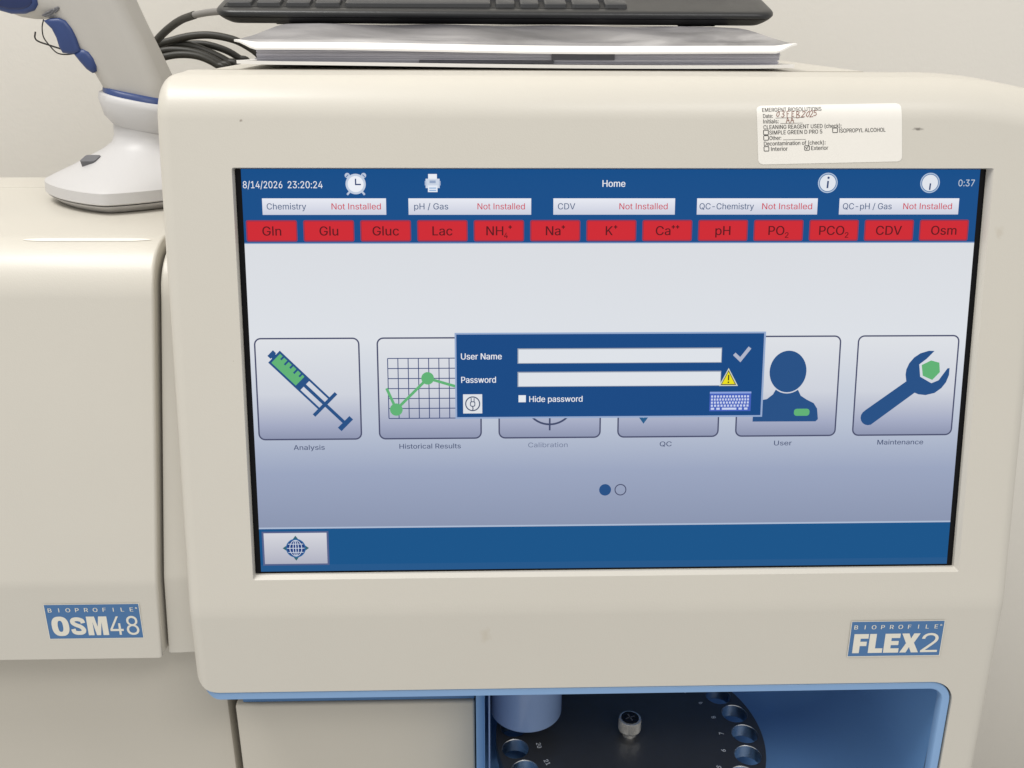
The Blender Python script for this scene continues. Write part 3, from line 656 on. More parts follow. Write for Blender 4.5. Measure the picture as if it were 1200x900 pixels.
def glyphs(s, bold=0.0):
    """points and triangles of a line of lettering; bold smears the strokes sideways a little"""
    vs, fs = [], []
    x = 0
    for ch in s:
        adv, v, f = glyph(ch)
        for dx in ((0,) if bold < 0.003 else (-bold, bold)):
            b = len(vs)
            vs += [(x + p[0] + dx, p[1], 0.00001 if dx > 0 else 0.0) for p in v]
            fs += [[b + i for i in t] for t in f]
        x += adv
    return vs, fs


class Flat:
    """2D drawing (x right, y down, millimetres) laid on a surface by to3(x, y, h)"""

    def __init__(self, to3, base=0.00005, step=0.00004):
        self.mb = MB()
        self.to3 = to3
        self.base, self.step = base, step

    def put(self, pts, faces, layer, mt):
        h = self.base + layer * self.step
        vs = [self.to3(p[0], p[1], h + (p[2] if len(p) > 2 else 0)) for p in pts]
        out = []
        for f in faces:
            a = sum(pts[f[i]][0] * pts[f[(i + 1) % len(f)]][1] - pts[f[(i + 1) % len(f)]][0] * pts[f[i]][1] for i in range(len(f)))
            out.append(list(f) if a < 0 else list(f)[::-1])
        self.mb.add(vs, out, mt)

    def poly(self, pts, layer, mt):
        self.put(pts, [list(range(len(pts)))], layer, mt)

    def rect(self, x0, y0, x1, y1, layer, mt):
        self.poly([(x0, y0), (x1, y0), (x1, y1), (x0, y1)], layer, mt)

    def ring(self, outer, inner, layer, mt):
        n = len(outer)
        self.put(outer + inner, [(i, (i + 1) % n, n + (i + 1) % n, n + i) for i in range(n)], layer, mt)

    def line(self, pts, w, layer, mt, closed=False):
        n = len(pts)
        L, Rr = [], []
        for i, (x, y) in enumerate(pts):
            a = pts[i - 1] if (i > 0 or closed) else pts[i]
            b = pts[(i + 1) % n] if (i < n - 1 or closed) else pts[i]
            d1 = Vector((x - a[0], y - a[1]))
            d2 = Vector((b[0] - x, b[1] - y))
            if d1.length < 1e-9:
                d1 = d2
            if d2.length < 1e-9:
                d2 = d1
            d1.normalize()
            d2.normalize()
            t = (d1 + d2)
            t = t.normalized() if t.length > 1e-6 else d1
            nn = Vector((-t.y, t.x))
            k = w / 2 / max(0.4, nn.dot(Vector((-d1.y, d1.x))))
            L.append((x + nn.x * k, y + nn.y * k))
            Rr.append((x - nn.x * k, y - nn.y * k))
        m_ = n if closed else n - 1
        self.put(L + Rr, [(i, (i + 1) % n, n + (i + 1) % n, n + i) for i in range(m_)], layer, mt)

    def text(self, s, x0, x1, yc, cap, layer, mt, bold=0.0, shear=0.0, base=None):
        """text filling x0..x1, its capitals centred on yc with height cap"""
        vs, fs = glyphs(s, bold)
        if not vs:
            return
        a, b = min(v[0] for v in vs), max(v[0] for v in vs)
        sx = (x1 - x0) / (b - a)
        sy = cap / CAP
        yb = (yc + cap / 2) if base is None else base
        self.put([(x0 + (v[0] - a) * sx + shear * v[1] * sy, yb - v[1] * sy, v[2]) for v in vs], fs, layer, mt)

    def textc(self, s, xc, yc, cap, layer, mt, bold=0.0, wide=1.0):
        vs, fs = glyphs(s, bold)
        w = (max(v[0] for v in vs) - min(v[0] for v in vs)) * cap / CAP * wide
        self.text(s, xc - w / 2, xc + w / 2, yc, cap, layer, mt, bold)
        return w

    def build(self, name, parent, label=None):
        return self.mb.build(name, parent, recalc=False, label=label)


# ------------------------------------------------------------------ room: wall and bench top
mb = MB()
mb.box(-3, 3, 0.46, 0.54, -0.9, 2.6, wall_m)
tag(mb.build('wall'), 'plain cream painted wall behind the instruments', 'wall', kind='structure')
mb = MB()
mb.box(-1.6, 1.6, -0.12, 0.459, -0.32, -0.28, bench_m, 0.004)
tag(mb.build('bench_top'), 'grey laminate bench top under the instruments', 'bench top', kind='structure')

# ------------------------------------------------------------------ screen frame
T = R(11)
Z0 = 0.42
UV = Vector((0, math.sin(T), math.cos(T)))
NV = Vector((0, -math.cos(T), math.sin(T)))
OV = Vector((0, 0, Z0))


def scr(x, y, n):
    return OV + Vector((x, 0, 0)) + UV * y + NV * n


# profile of the front: arc length s = 0 at the break line, upward along the screen face
YB, ZB = -0.0259, 0.3079
T3 = math.tan(R(3))


def panelY(z):
    return YB - (ZB - z) * T3


FS = 0.118            # screen-plane height where the top fillet starts
fa0 = scr(0, FS, 0.004)
RAD = 0.0225
fcY, fcZ = fa0.y - NV.y * RAD, fa0.z - NV.z * RAD
A0 = 180 - 11         # angle of the face normal in the YZ plane
A1 = 97               # angle of the normal on the top slope


def fillet(n=14):
    return arc(fcY, fcZ, RAD, A0, A1, n)


def face_map(x, s, h):
    """s = height in the screen plane measured along the surface, wrapping over the top fillet"""
    if s <= FS:
        p = scr(x, s, 0.004 + h)
        return (p.x, p.y, p.z)
    a = A0 - math.degrees((s - FS) / RAD)
    return (x, fcY + (RAD + h) * math.cos(R(a)), fcZ + (RAD + h) * math.sin(R(a)))


# ------------------------------------------------------------------ the analyser with the touchscreen
flex = empty('analyser', (0, 0, 0), 'beige benchtop analyser with a lit blue touchscreen showing a login box', 'analyser')

fl = fillet()
crest = (0.060, 0.5555)
prof = [(panelY(-0.26), -0.26), (panelY(0.262), 0.262), (panelY(ZB - 0.004), ZB - 0.004), (YB - 0.0001, ZB - 0.001)]
q = scr(0, -0.115 + 0.004, 0.004)
prof += [(q.y, q.z)]
q = scr(0, 0.0, 0.004)
prof += [(q.y, q.z)]
prof += fl
prof += [(crest[0] - 0.004, crest[1] - 0.0004), crest, (crest[0] + 0.006, crest[1] - 0.0006), (0.0695, 0.551), (0.0700, 0.545), (0.0700, -0.26)]
hb_ = prism(prof, -0.2065, 0.2015, 0.012, 6)
for xc in (0.150, 0.158, 0.166, 0.174, 0.182, 0.1885):
    bmesh.ops.bisect_plane(hb_, geom=hb_.verts[:] + hb_.edges[:] + hb_.faces[:], plane_co=(xc, 0, 0), plane_no=(1, 0, 0))
for v in hb_.verts:                      # the right end of the hood droops softly
    if v.co.x > 0.150 and v.co.z > 0.52:
        v.co += UV * (-0.0065 * ((v.co.x - 0.150) / 0.05) ** 2)
body = bm_mesh(hb_, 'front_housing', beige)

# cut away everything below the display panel except the column on the right
cut = [(-0.3, -0.3), (0.181, -0.3)] + arc(0.169, 0.250, 0.012, 0, 90, 8) + arc(-0.1945, 0.274, 0.012, 270, 180, 8) + [(-0.3, 0.274)]
c1 = bm_mesh(poly_prism(cut, lambda x, y, d: Vector((x, d, y)), -0.2, 0.2), 'cut')


def frustum(levels):
    """rounded rectangle rings on the screen plane: (half w, top, bottom, n, corner r)"""
    b = MB()
    rr = [[tuple(scr(x, y, n)) for x, y in rrect(l, bo, w, to, r, 3)] for l, w, to, bo, n, r in levels]
    rings(b, rr, beige)
    return b.mesh('cut', True)


c2 = frustum([(-0.1728, 0.1728, 0.0968, -0.0966, -0.006, 0.0006), (-0.1728, 0.1728, 0.0968, -0.0966, 0.0018, 0.0006),
              (-0.1731, 0.1744, 0.0970, -0.0986, 0.0042, 0.0010), (-0.1731, 0.1744, 0.0970, -0.0986, 0.02, 0.0010)])
body = boolean(body, [c1, c2])
body.materials.clear()
body.materials.append(front_m)
link('front_housing', body, flex, angle=32, wn=True)

# rear body
rb = MB()
rb.bm(prism([(0.071, 0.5553), (0.40, 0.5553), (0.415, 0.545), (0.415, -0.26), (0.126, -0.26), (0.126, 0.262), (0.071, 0.262)], -0.1975, 0.135, 0.006, 3), beige)
rb.bm(prism([(0.0705, 0.52), (0.36, 0.52), (0.36, -0.26), (0.127, -0.26), (0.127, 0.263), (0.0705, 0.263)], 0.10, 0.190, 0.01, 3), beige)
rb.build('rear_body', flex, angle=32, wn=True)

# trim strip along the lower edge of the panel
path = [(-0.2, 'a')]


def trim_path(off):
    g = off
    p = [(-0.1945 + 0.0119 * math.cos(R(180 + 9 * i)), 0.274 + (0.012 + g) * math.sin(R(180 + 9 * i))) for i in range(11)]
    p += arc(0.169, 0.250, 0.012 - g, 90, 0, 10)
    p += [(0.181 - g, -0.26)]
    return p


tb = MB()
o_, i_ = trim_path(0.0007), trim_path(0.0054)
n_ = len(o_)
vs = []
for (ox, oz), (ix, iz) in zip(o_, i_):
    rec = 0.012 - math.sqrt(max(0, 0.012 ** 2 - max(0, -0.1945 - ox) ** 2))
    yo, yi = panelY(oz) + 0.0006 + rec, panelY(iz) + 0.0012 + rec
    vs += [(ox, yo + 0.004, oz), (ox, yo + 0.0006, oz), (ox + (ix - ox) * 0.12, yo, oz + (iz - oz) * 0.12), (ox + (ix - ox) * 0.85, yi - 0.0003, oz + (iz - oz) * 0.85), (ix, yi + 0.0006, iz), (ix, yi + 0.004, iz)]
fs = []
for i in range(n_ - 1):
    for k in range(6):
        fs.append((i * 6 + k, i * 6 + (k + 1) % 6, (i + 1) * 6 + (k + 1) % 6, (i + 1) * 6 + k))
fs += [tuple(range(6)), tuple((n_ - 1) * 6 + k for k in range(6))]
tb.add(vs, fs, blue_trim)
tb.build('trim_strip', flex, angle=40)

# recess for the sample carousel
RX0, RX1, RY0, RY1, RZ0, RZ1 = -0.0615, 0.1765, -0.024, 0.122, 0.150, 0.2555
RR = 0.044


def recess_ring(z, ins):
    r = RR
    p = [(RX0, RY0)] + [(RX0, RY0 + (RY1 - ins - RY0) * k / 6) for k in range(1, 7)]
    p += [(RX0 + (RX1 - r - RX0) * k / 8, RY1 - ins) for k in range(1, 8)]
    p += [(RX1 - r + (r - ins) * math.cos(R(t)), RY1 - r + (r - ins) * math.sin(R(t))) for t in range(90, -1, -6)]
    p += [(RX1 - ins, RY1 - r - (RY1 - r - RY0) * k / 6) for k in range(1, 7)]
    return [(x, y, z) for x, y in p]


rr = [recess_ring(z, 0) for z in (RZ1, 0.235, 0.215, RZ0 + RR)] + [recess_ring(RZ0 + RR - RR * math.sin(R(t)), RR * (1 - math.cos(R(t)))) for t in range(6, 90, 6)] + [recess_ring(RZ0, RR)]
rb_ = MB()
k_ = len(rr[0])
rb_.add([p for r in rr for p in r], [(i * k_ + j, i * k_ + j + 1, (i + 1) * k_ + j + 1, (i + 1) * k_ + j) for i in range(len(rr) - 1) for j in range(k_ - 1)] + [tuple((len(rr) - 1) * k_ + j for j in range(k_)), tuple(range(k_))], blue_deep)
rb_.build('tray_recess', flex, angle=70, recalc=False)
lw = MB()
lw.box(-0.0660, -0.0612, -0.004, 0.121, -0.26, 0.2562, blue_deep, 0.0006)
lw.build('recess_side_wall', flex, angle=30)

# lower cabinet left of the recess, its door and the dark blue strip over it
cb = MB()
cb.box(-0.1975, -0.0665, 0.024, 0.125, -0.26, 0.2555, black_gap)
cb.box(-0.0605, 0.177, -0.0, 0.125, -0.26, 0.149, beige2)
cb.build('cabinet_core', flex)
db = MB()
db.box(-0.1985, -0.0668, 0.005, 0.022, -0.255, 0.2262, beige2, 0.0016, 3)
db.build('cabinet_door', flex, angle=30)
sb = MB()
sb.box(-0.1945, -0.0668, 0.0065, 0.023, 0.2268, 0.2545, badge_blue, 0.0008)
sb.build('door_accent_strip', flex, angle=30)

# sample carousel ------------------------------------------------------------
CX, CY, CZ = 0.0262, 0.0356, 0.175
RIM, RHOLE, RNUM = 0.0808, 0.0703, 0.0560
STEP = 14.65
PH = -1.4             # angle of position 7


def disc_bm(r, z0, z1, n, cx=0.0, cy=0.0):
    bm = bmesh.new()
    bmesh.ops.create_cone(bm, cap_ends=True, segments=n, radius1=r, radius2=r, depth=z1 - z0, matrix=Matrix.Translation((cx, cy, (z0 + z1) / 2)))
    return bm


dm = bm_mesh(disc_bm(RIM, -0.009, 0, 128), 'carousel')
hb = MB()
for k in range(1, 25):
    a = R(PH + (k - 7) * STEP)
    hb.bm(disc_bm(0.0078, -0.03, 0.02, 28, RHOLE * math.cos(a), RHOLE * math.sin(a)), disc_m)
dm = boolean(dm, [hb.mesh('cut')])
dm.materials.clear()
dm.materials.append(disc_m)
dm.materials.append(bore_m)
for p in dm.polygons:
    c = p.center
    if abs(p.normal.z) < 0.3 and math.hypot(c.x, c.y) < RIM - 0.0012:
        p.material_index = 1
car = link('sample_carousel', dm, flex, Matrix.Translation((CX, CY, CZ)), angle=30)
bv = car.modifiers.new('edge', 'BEVEL')
bv.width, bv.segments, bv.limit_method, bv.angle_limit = 0.0005, 2, 'ANGLE', R(60)
for k in range(1, 25):
    a = R(PH + (k - 7) * STEP)
    er = Vector((math.cos(a), math.sin(a), 0))
    up = -er
    rt = Vector((up.y, -up.x, 0))
    c = er * (RNUM)
    F = Flat(lambda x, y, h: c + rt * (x / 1000) - up * (y / 1000) + Vector((0, 0, h)), 0.00008)
    F.textc(str(k), 0, 0, 2.7, 0, white_ink, 0.008)
    F.build('position_number', car)
kn = MB()
n = 48
prof_k = [(0.0044, 0.0), (0.0044, 0.0030), (0.0045, 0.0034), (0.0064, 0.0036), (0.0068, 0.0042), (0.0068, 0.0108), (0.0064, 0.0116), (0.0054, 0.0118)]
rr = []
for r_, z_ in prof_k:
    ring_ = []
    for i in range(n * 2):
        a = math.pi * i / n
        k_ = r_ * (0.955 if (i % 2 and 0.0036 < z_ < 0.011) else 1)
        ring_.append((k_ * math.cos(a), k_ * math.sin(a), z_))
    rr.append(ring_)
rings(kn, rr, chrome)
th = kn.build('thumbscrew', car, angle=25)
kc = MB()
kc.bm(disc_bm(0.0053, 0.0117, 0.0121, 40), gloss_black)
for a in (20, 110):
    d = Vector((math.cos(R(a)), math.sin(R(a)), 0))
    s_ = Vector((-d.y, d.x, 0))
    kc.add([d * 0.003 + s_ * 0.0004 + Vector((0, 0, 0.01225)), d * -0.003 + s_ * 0.0004 + Vector((0, 0, 0.01225)),
            d * -0.003 - s_ * 0.0004 + Vector((0, 0, 0.01225)), d * 0.003 - s_ * 0.0004 + Vector((0, 0, 0.01225))], [(0, 1, 2, 3)], grey_button)
kc.build('thumbscrew_cap', car, angle=30)
# sampler shroud hanging over the carousel
sh = MB()
SXc, SYc = -0.0362, 0.0432
rr = []
for r_, z_ in ((0.0185, 0.1885), (0.0207, 0.1885), (0.0214, 0.1893), (0.0214, 0.2556)):
    rr.append([(SXc + r_ * math.cos(2 * math.pi * i / 64), SYc + r_ * math.sin(2 * math.pi * i / 64), z_) for i in range(64)])
rings(sh, rr, blue_pale, True, True)
sh.build('sampler_shroud', flex, angle=40)
sp = MB()
sp.box(-0.0592, -0.0582, 0.012, 0.05, 0.168, 0.2556, blue_pale, 0.0003)
sp.build('splash_plate', flex)

# badge ------------------------------------------------------------------------
TP = R(3)
PU = Vector((0, math.sin(TP), math.cos(TP)))
PN = Vector((0, -math.cos(TP), math.sin(TP)))


def heavy_word(F, word, x0, x1, y0, y1, layer, mt):
    """heavy condensed capitals drawn as polygons in unit cells (y down)"""
    wid = {'F': 0.86, 'L': 0.84, 'E': 0.9, 'X': 1.12, 'O': 1.08, 'S': 1.0, 'M': 1.28}
    gap = 0.07
    tot = sum(wid[c] for c in word) + gap * (len(word) - 1)
    k = (x1 - x0) / tot
    x = x0
    for c in word:
        w = wid[c]

        def M(pts):
            return [(x + px_ * w * k, y0 + py_ * (y1 - y0)) for px_, py_ in pts]
        t = 0.40 / w
        if c == 'F':
            F.poly(M([(0, 0), (1, 0), (1, 0.24), (t, 0.24), (t, 0.40), (0.92, 0.40), (0.92, 0.63), (t, 0.63), (t, 1), (0, 1)]), layer, mt)
        elif c == 'L':
            F.poly(M([(0, 0), (t, 0), (t, 0.76), (1, 0.76), (1, 1), (0, 1)]), layer, mt)
        elif c == 'E':
            F.poly(M([(0, 0), (1, 0), (1, 0.23), (t, 0.23), (t, 0.385), (0.94, 0.385), (0.94, 0.60), (t, 0.60), (t, 0.77), (1, 0.77), (1, 1), (0, 1)]), layer, mt)
        elif c == 'X':
            F.poly(M([(0.02, 0), (0.40, 0), (0.52, 0.27), (0.65, 0), (0.99, 0), (0.71, 0.49), (1, 1), (0.62, 1), (0.48, 0.71), (0.34, 1), (0, 1), (0.29, 0.51)]), layer, mt)
        elif c == 'M':
            F.poly(M([(0, 0), (0.40, 0), (0.50, 0.55), (0.60, 0), (1, 0), (1, 1), (0.72, 1), (0.72, 0.30), (0.60, 1), (0.40, 1), (0.28, 0.30), (0.28, 1), (0, 1)]), layer, mt)
        elif c == 'O':
            def se(a, b, n=40):
                r = []
                for i in range(n):
                    q = 2 * math.pi * i / n
                    r.append((0.5 + a * math.copysign(abs(math.cos(q)) ** 0.8, math.cos(q)), 0.5 + b * math.copysign(abs(math.sin(q)) ** 0.8, math.sin(q))))
                return r
            F.ring(M(se(0.5, 0.52)), M(se(0.15, 0.30)), layer, mt)
        elif c == 'S':
            p = spline([(0.84, 0.33), (0.78, 0.20), (0.52, 0.13), (0.24, 0.17), (0.19, 0.31), (0.36, 0.44), (0.66, 0.53), (0.81, 0.68), (0.73, 0.83), (0.48, 0.87), (0.22, 0.82), (0.15, 0.66)], 6) if False else \
                spline([Vector((a_, b_, 0)) for a_, b_ in ((0.83, 0.345), (0.77, 0.20), (0.50, 0.13), (0.23, 0.17), (0.19, 0.31), (0.36, 0.43), (0.66, 0.54), (0.81, 0.69), (0.74, 0.83), (0.49, 0.87), (0.23, 0.82), (0.16, 0.655))], 6)
            F.line(M([(q.x, q.y) for q in p]), 0.315 * k * 0.9, layer, mt)
        x += (w + gap) * k


def badge(parent, corner, w, h, heavy, light, split, U, N):
    F = Flat(lambda x, y, hh: corner + Vector((x / 1000, 0, 0)) - U * (y / 1000) + N * hh, 0.00015, 0.00005)
    F.rect(0, 0, w, h, 0, badge_blue)
    W_ = badge_white
    F.line([(0, 0), (w, 0), (w, h), (0, h)], 0.35, 1, W_, closed=True)
    word = 'BIOPROFILE'
    x = 1.6
    for i, ch in enumerate(word):
        xc = 2.6 + i * (w - 6.6) / 9
        F.textc(ch, xc, 3.4, 2.3, 1, W_, 0.012, 1.1)
    F.ring(circ(w - 1.6, 2.6, 0.5, 14), circ(w - 1.6, 2.6, 0.22, 14), 1, W_)
    heavy_word(F, heavy, 2.2, split, 7.3, 18.4, 1, W_)
    F.text(light, split + 1.0, w - 1.6, 12.85, 11.0, 1, W_)
    return F.build('badge', parent)


z_t = 0.2985
badge(flex, Vector((0.1228, panelY(z_t) - 0.0002, z_t)), 47.3, 20.4, 'FLEX', '2', 36.0, PU, PN)

# cleaning sticker on the face, wrapping onto the top fillet ------------------------
tl, tr, bl = (0.0630, 0.1245), (0.1292, 0.1260), (0.0650, 0.0985)
SWm, SHm = 66.2, 26.0
ax = Vector(((tr[0] - tl[0]) / SWm, (tr[1] - tl[1]) / SWm))
ay = Vector(((bl[0] - tl[0]) / SHm, (bl[1] - tl[1]) / SHm))


def stk(x, y, h):
    return face_map(tl[0] + ax.x * x + ay.x * y, tl[1] + ax.y * x + ay.y * y, h)


F = Flat(stk, 0.00012, 0.00003)
NX, NY = 24, 60
out = rrect(0, 0, SWm, SHm, 2.2, 6)
gp, gf = [], []
for j in range(NY + 1):
    y = SHm * j / NY
    ins = 0.0
    if y < 2.2:
        ins = 2.2 - math.sqrt(max(0, 2.2 ** 2 - (2.2 - y) ** 2))
    if y > SHm - 2.2:
        ins = 2.2 - math.sqrt(max(0, 2.2 ** 2 - (y - SHm + 2.2) ** 2))
    for i in range(NX + 1):
        gp.append((ins + (SWm - 2 * ins) * i / NX, y))
for j in range(NY):
    for i in range(NX):
        a = j * (NX + 1) + i
        gf.append((a, a + 1, a + NX + 2, a + NX + 1))
F.put(gp, gf, 0, sticker_m)
st = F.build('cleaning_label', flex, 'white paper label with cleaning check boxes and brown handwriting')
F = Flat(stk, 0.00018, 0.00003)


def tx(s, x0, x1, y, cap=1.75):
    F.text(s, x0, x1, y, cap, 0, ink, 0.010)


def cbx(x, y, tick=False):
    F.line(rrect(x, y - 1.1, x + 2.2, y + 0.9, 0.2, 1), 0.32, 0, ink, closed=True)
    if tick:
        F.line([(x + 0.4, y - 0.5), (x + 0.9, y + 0.3), (x + 2.0, y - 1.4)], 0.3, 0, ink)


tx('EMERGENT BIOSOLUTIONS', 2.6, 29.6, 2.0)
tx('Date:', 2.8, 7.2, 4.7)
F.line([(8.4, 5.7), (21.5, 5.7)], 0.16, 0, ink)
tx('Initials:', 2.8, 9.8, 7.1)
F.line([(10.6, 8.1), (20.8, 8.1)], 0.16, 0, ink)
tx('CLEANING REAGENT USED (check):', 2.8, 38.5, 9.6)
cbx(2.8, 12.0)
tx('SIMPLE GREEN D PRO 5', 5.4, 29.6, 12.0)
cbx(34.4, 11.7)
tx('ISOPROPYL ALCOHOL', 37.4, 58.6, 11.8)
cbx(2.8, 14.4)
tx('Other:', 5.4, 10.8, 14.4)
F.line([(11.6, 15.3), (22, 15.3)], 0.16, 0, ink)
tx('Decontamination of (check):', 2.8, 31.0, 16.8)
cbx(2.8, 19.2)
tx('Interior', 6.0, 13.6, 19.2)
cbx(21.4, 19.2, True)
tx('Exterior', 24.4, 32.2, 19.2)
F.build('label_print', st)
F = Flat(stk, 0.00024, 0.00003)


def pen(*pts):
    F.line([(a, b) for a, b in pts], 0.25, 0, pen_ink)


for x, d in ((9.0, '0'), (11.2, '3'), (13.6, 'F'), (15.8, 'E'), (18.0, 'B'), (20.6, '2'), (22.6, '0'), (24.2, '2'), (26.0, '5')):
    j = random.uniform(-0.3, 0.3)
    g = {'0': [(0.9, 0), (0.1, 0.8), (0.1, 2.0), (0.9, 2.6), (1.4, 1.6), (1.2, 0.4), (0.6, 0.1)],
         '3': [(0.1, 0.2), (1.0, 0), (1.2, 0.7), (0.5, 1.2), (1.3, 1.8), (0.9, 2.6), (0, 2.4)],
         'F': [(1.3, 0), (0.1, 0.2), (0.2, 2.7)], 'E': [(1.3, 0.1), (0.2, 0.2), (0.2, 1.3), (1.1, 1.2), (0.2, 1.4), (0.2, 2.6), (1.4, 2.5)],
         'B': [(0.1, 2.6), (0.1, 0.1), (1.1, 0.3), (0.9, 1.1), (0.2, 1.3), (1.3, 1.7), (1.0, 2.5), (0.1, 2.6)],
         '2': [(0, 0.6), (0.6, 0), (1.2, 0.6), (0.8, 1.38), (0, 2.5), (1.4, 2.4)],
         '5': [(1.5, 0), (0.3, 0.1), (0.2, 1.1), (1.1, 1.1), (1.4, 1.9), (0.8, 2.6), (-0.1, 2.4)]}[d]
    k1, sl = random.uniform(0.85, 1.2), random.uniform(0.05, 0.35)
    pen(*[(x + a * k1 + (1.3 - b) * sl, 2.9 + j + b * k1) for a, b in g])
    if d == 'F':
        pen((x + 0.2, 4.2 + j), (x + 1.0, 4.1 + j))
for x in (13.2, 15.2):
    pen((x, 8.0), (x + 0.7, 5.6), (x + 1.6, 8.2))
    pen((x + 0.2, 7.0), (x + 1.5, 6.8))
F.build('handwriting', st)

# display ----------------------------------------------------------------------------
dmx = Matrix(((1, 0, 0), UV, NV)).transposed().to_4x4()
dmx = Matrix((Vector((1, 0, 0)), UV, NV)).transposed().to_4x4()
dmx.translation = OV
d = MB()
d.box(-0.1727, 0.1727, -0.0965, 0.0967, -0.004, 0.0, glass_black)
disp = d.build('touchscreen', flex, dmx)


def uim(x, y, h):
    return (-0.170 + x / 1000, 0.0957 - y / 1000, h)


def UIF(layer0=0):
    return Flat(uim, 0.00006 + layer0 * 0.00003, 0.00003)


NAVY = ui(0, 76, 138)
NAVY2 = ui(0, 82, 138)
DLG = ui(0, 70, 132)
WHITE = ui(236, 238, 243)
TXT = ui(70, 92, 128)
REDT = ui(206, 66, 84)
RED = ui(210, 34, 46)
MAROON = ui(92, 4, 16)
LINEC = ui(70, 75, 106)
ICON = ui(28, 78, 134)
GREEN = ui(96, 180, 118)
CAPT = ui(66, 78, 112)
ywh0, ywh1 = 0.0957 - 0.0325, 0.0957 - 0.1692
PANEL = ui_grad('home_page_background', [(0.0, (222, 225, 230)), (1.0, (140, 151, 178)), (0.33, (224, 228, 234)), (0.62, (190, 199, 216)), (0.8, (156, 167, 194))], ywh0, ywh1)
TILE = ui_grad('tile_background', [(0.0, (226, 229, 234)), (1.0, (140, 148, 176)), (0.55, (210, 214, 224)), (0.85, (166, 173, 198))], 0.0957 - 0.0762, 0.0957 - 0.1254)
BOXG = ui_grad('status_box_background', [(0.0, (236, 238, 246)), (1.0, (206, 210, 226))], 0.0957 - 0.0122, 0.0957 - 0.0196)
BTNG = ui_grad('task_button_background', [(0.0, (216, 217, 224)), (1.0, (178, 180, 196))], 0.0957 - 0.1717, 0.0957 - 0.1874)

F = UIF(0)
F.rect(0, 32.4, 340, 169.0, 0, PANEL)
F.build('home_page', disp)
F = UIF(0)
F.rect(0, -0.9, 340, 32.4, 0, NAVY)
F.rect(0, 32.2, 340, 32.7, 1, ui(120, 150, 195))
F.text('8/14/2026', 0.6, 18.4, 6.1, 3.1, 2, WHITE, 0.004)
F.text('23:20:24', 20.8, 36.6, 6.1, 3.1, 2, WHITE, 0.004)
F.text('Home', 164.4, 175.0, 5.5, 3.0, 2, WHITE, 0.012)
F.text('0:37', 330.2, 337.8, 5.2, 3.0, 2, ui(200, 212, 224))
F.build('header_bar', disp)
# icons of the header
F = UIF(1)
F.poly(circ(51.6, 5.8, 4.6), 1, ui(196, 208, 226))
F.poly(circ(51.6, 5.8, 3.6), 2, ui(240, 243, 250))
for sx in (-1, 1):
    F.poly(circ(51.6 + sx * 3.7, 2.0, 1.2, 14), 0, ui(190, 202, 222))
    F.line([(51.6 + sx * 2.6, 9.0), (51.6 + sx * 4.0, 10.6)], 0.9, 0, ui(190, 202, 222))
    F.line([(51.6 + sx * 3.2, 1.6), (51.6 + sx * 4.4, 2.8)], 0.4, 1, ui(90, 120, 165))
F.line([(51.6, 3.4), (51.6, 6.0), (54.0, 6.0)], 0.6, 3, ui(44, 66, 112))
F.build('clock_icon', disp)
F = UIF(1)
F.rect(83.4, 3.4, 89.8, 7.6, 1, ui(206, 216, 232))
F.rect(84.6, 1.3, 88.6, 3.6, 1, ui(238, 241, 248))
F.rect(84.4, 6.4, 88.8, 9.4, 2, ui(232, 238, 248))
F.rect(85.2, 4.2, 88.0, 5.4, 2, ui(150, 168, 198))
F.line([(85.0, 7.6), (88.2, 7.6)], 0.4, 3, ui(110, 160, 210))
F.line([(85.0, 8.6), (88.2, 8.6)], 0.4, 3, ui(110, 160, 210))
F.rect(83.0, 4.4, 83.8, 6.4, 1, ui(170, 186, 212))
F.rect(89.4, 4.4, 90.2, 6.4, 1, ui(170, 186, 212))
F.build('printer_icon', disp)
for nm, xc in (('information_icon', 268.9), ('gauge_icon', 316.8)):
    F = UIF(1)
    F.poly(circ(xc, 5.2, 4.6), 1, ui(176, 196, 220))
    F.ring(circ(xc, 5.2, 4.1), circ(xc, 5.2, 3.75), 2, ui(88, 122, 166))
    F.poly(circ(xc, 5.2, 3.7), 2, ui(228, 233, 240))
    if nm[0] == 'i':
        F.line([(xc + 0.1, 4.3), (xc - 0.1, 7.6)], 0.8, 3, ui(52, 74, 116))
        F.poly(circ(xc + 0.2, 2.9, 0.55, 12), 3, ui(52, 74, 116))
    else:
        F.line([(xc + 0.2, 5.4), (xc, 8.4)], 0.7, 3, ui(52, 74, 116))
    F.build(nm, disp)
# status boxes
for i, (nmx, a, b, c, e) in enumerate([('Chemistry', 10.9, 28.8, 40.3, 62.8), ('pH / Gas', 78, 93.6, 107, 128.8), ('CDV', 144, 152, 172.4, 194.8), ('QC-Chemistry', 209.6, 235, 238.8, 262.2), ('QC-pH / Gas', 276.6, 299.6, 305, 328)]):
    x0 = 8.9 + i * 66.5
    F = UIF(1)
    F.rect(x0, 12.2, x0 + 56.3, 19.6, 0, BOXG)
    F.text(nmx, a, b, 15.8, 2.75, 1, TXT, 0.004)
    F.text('Not Installed', c, e, 15.8, 2.75, 1, REDT, 0.004)
    F.build('status_box', disp)
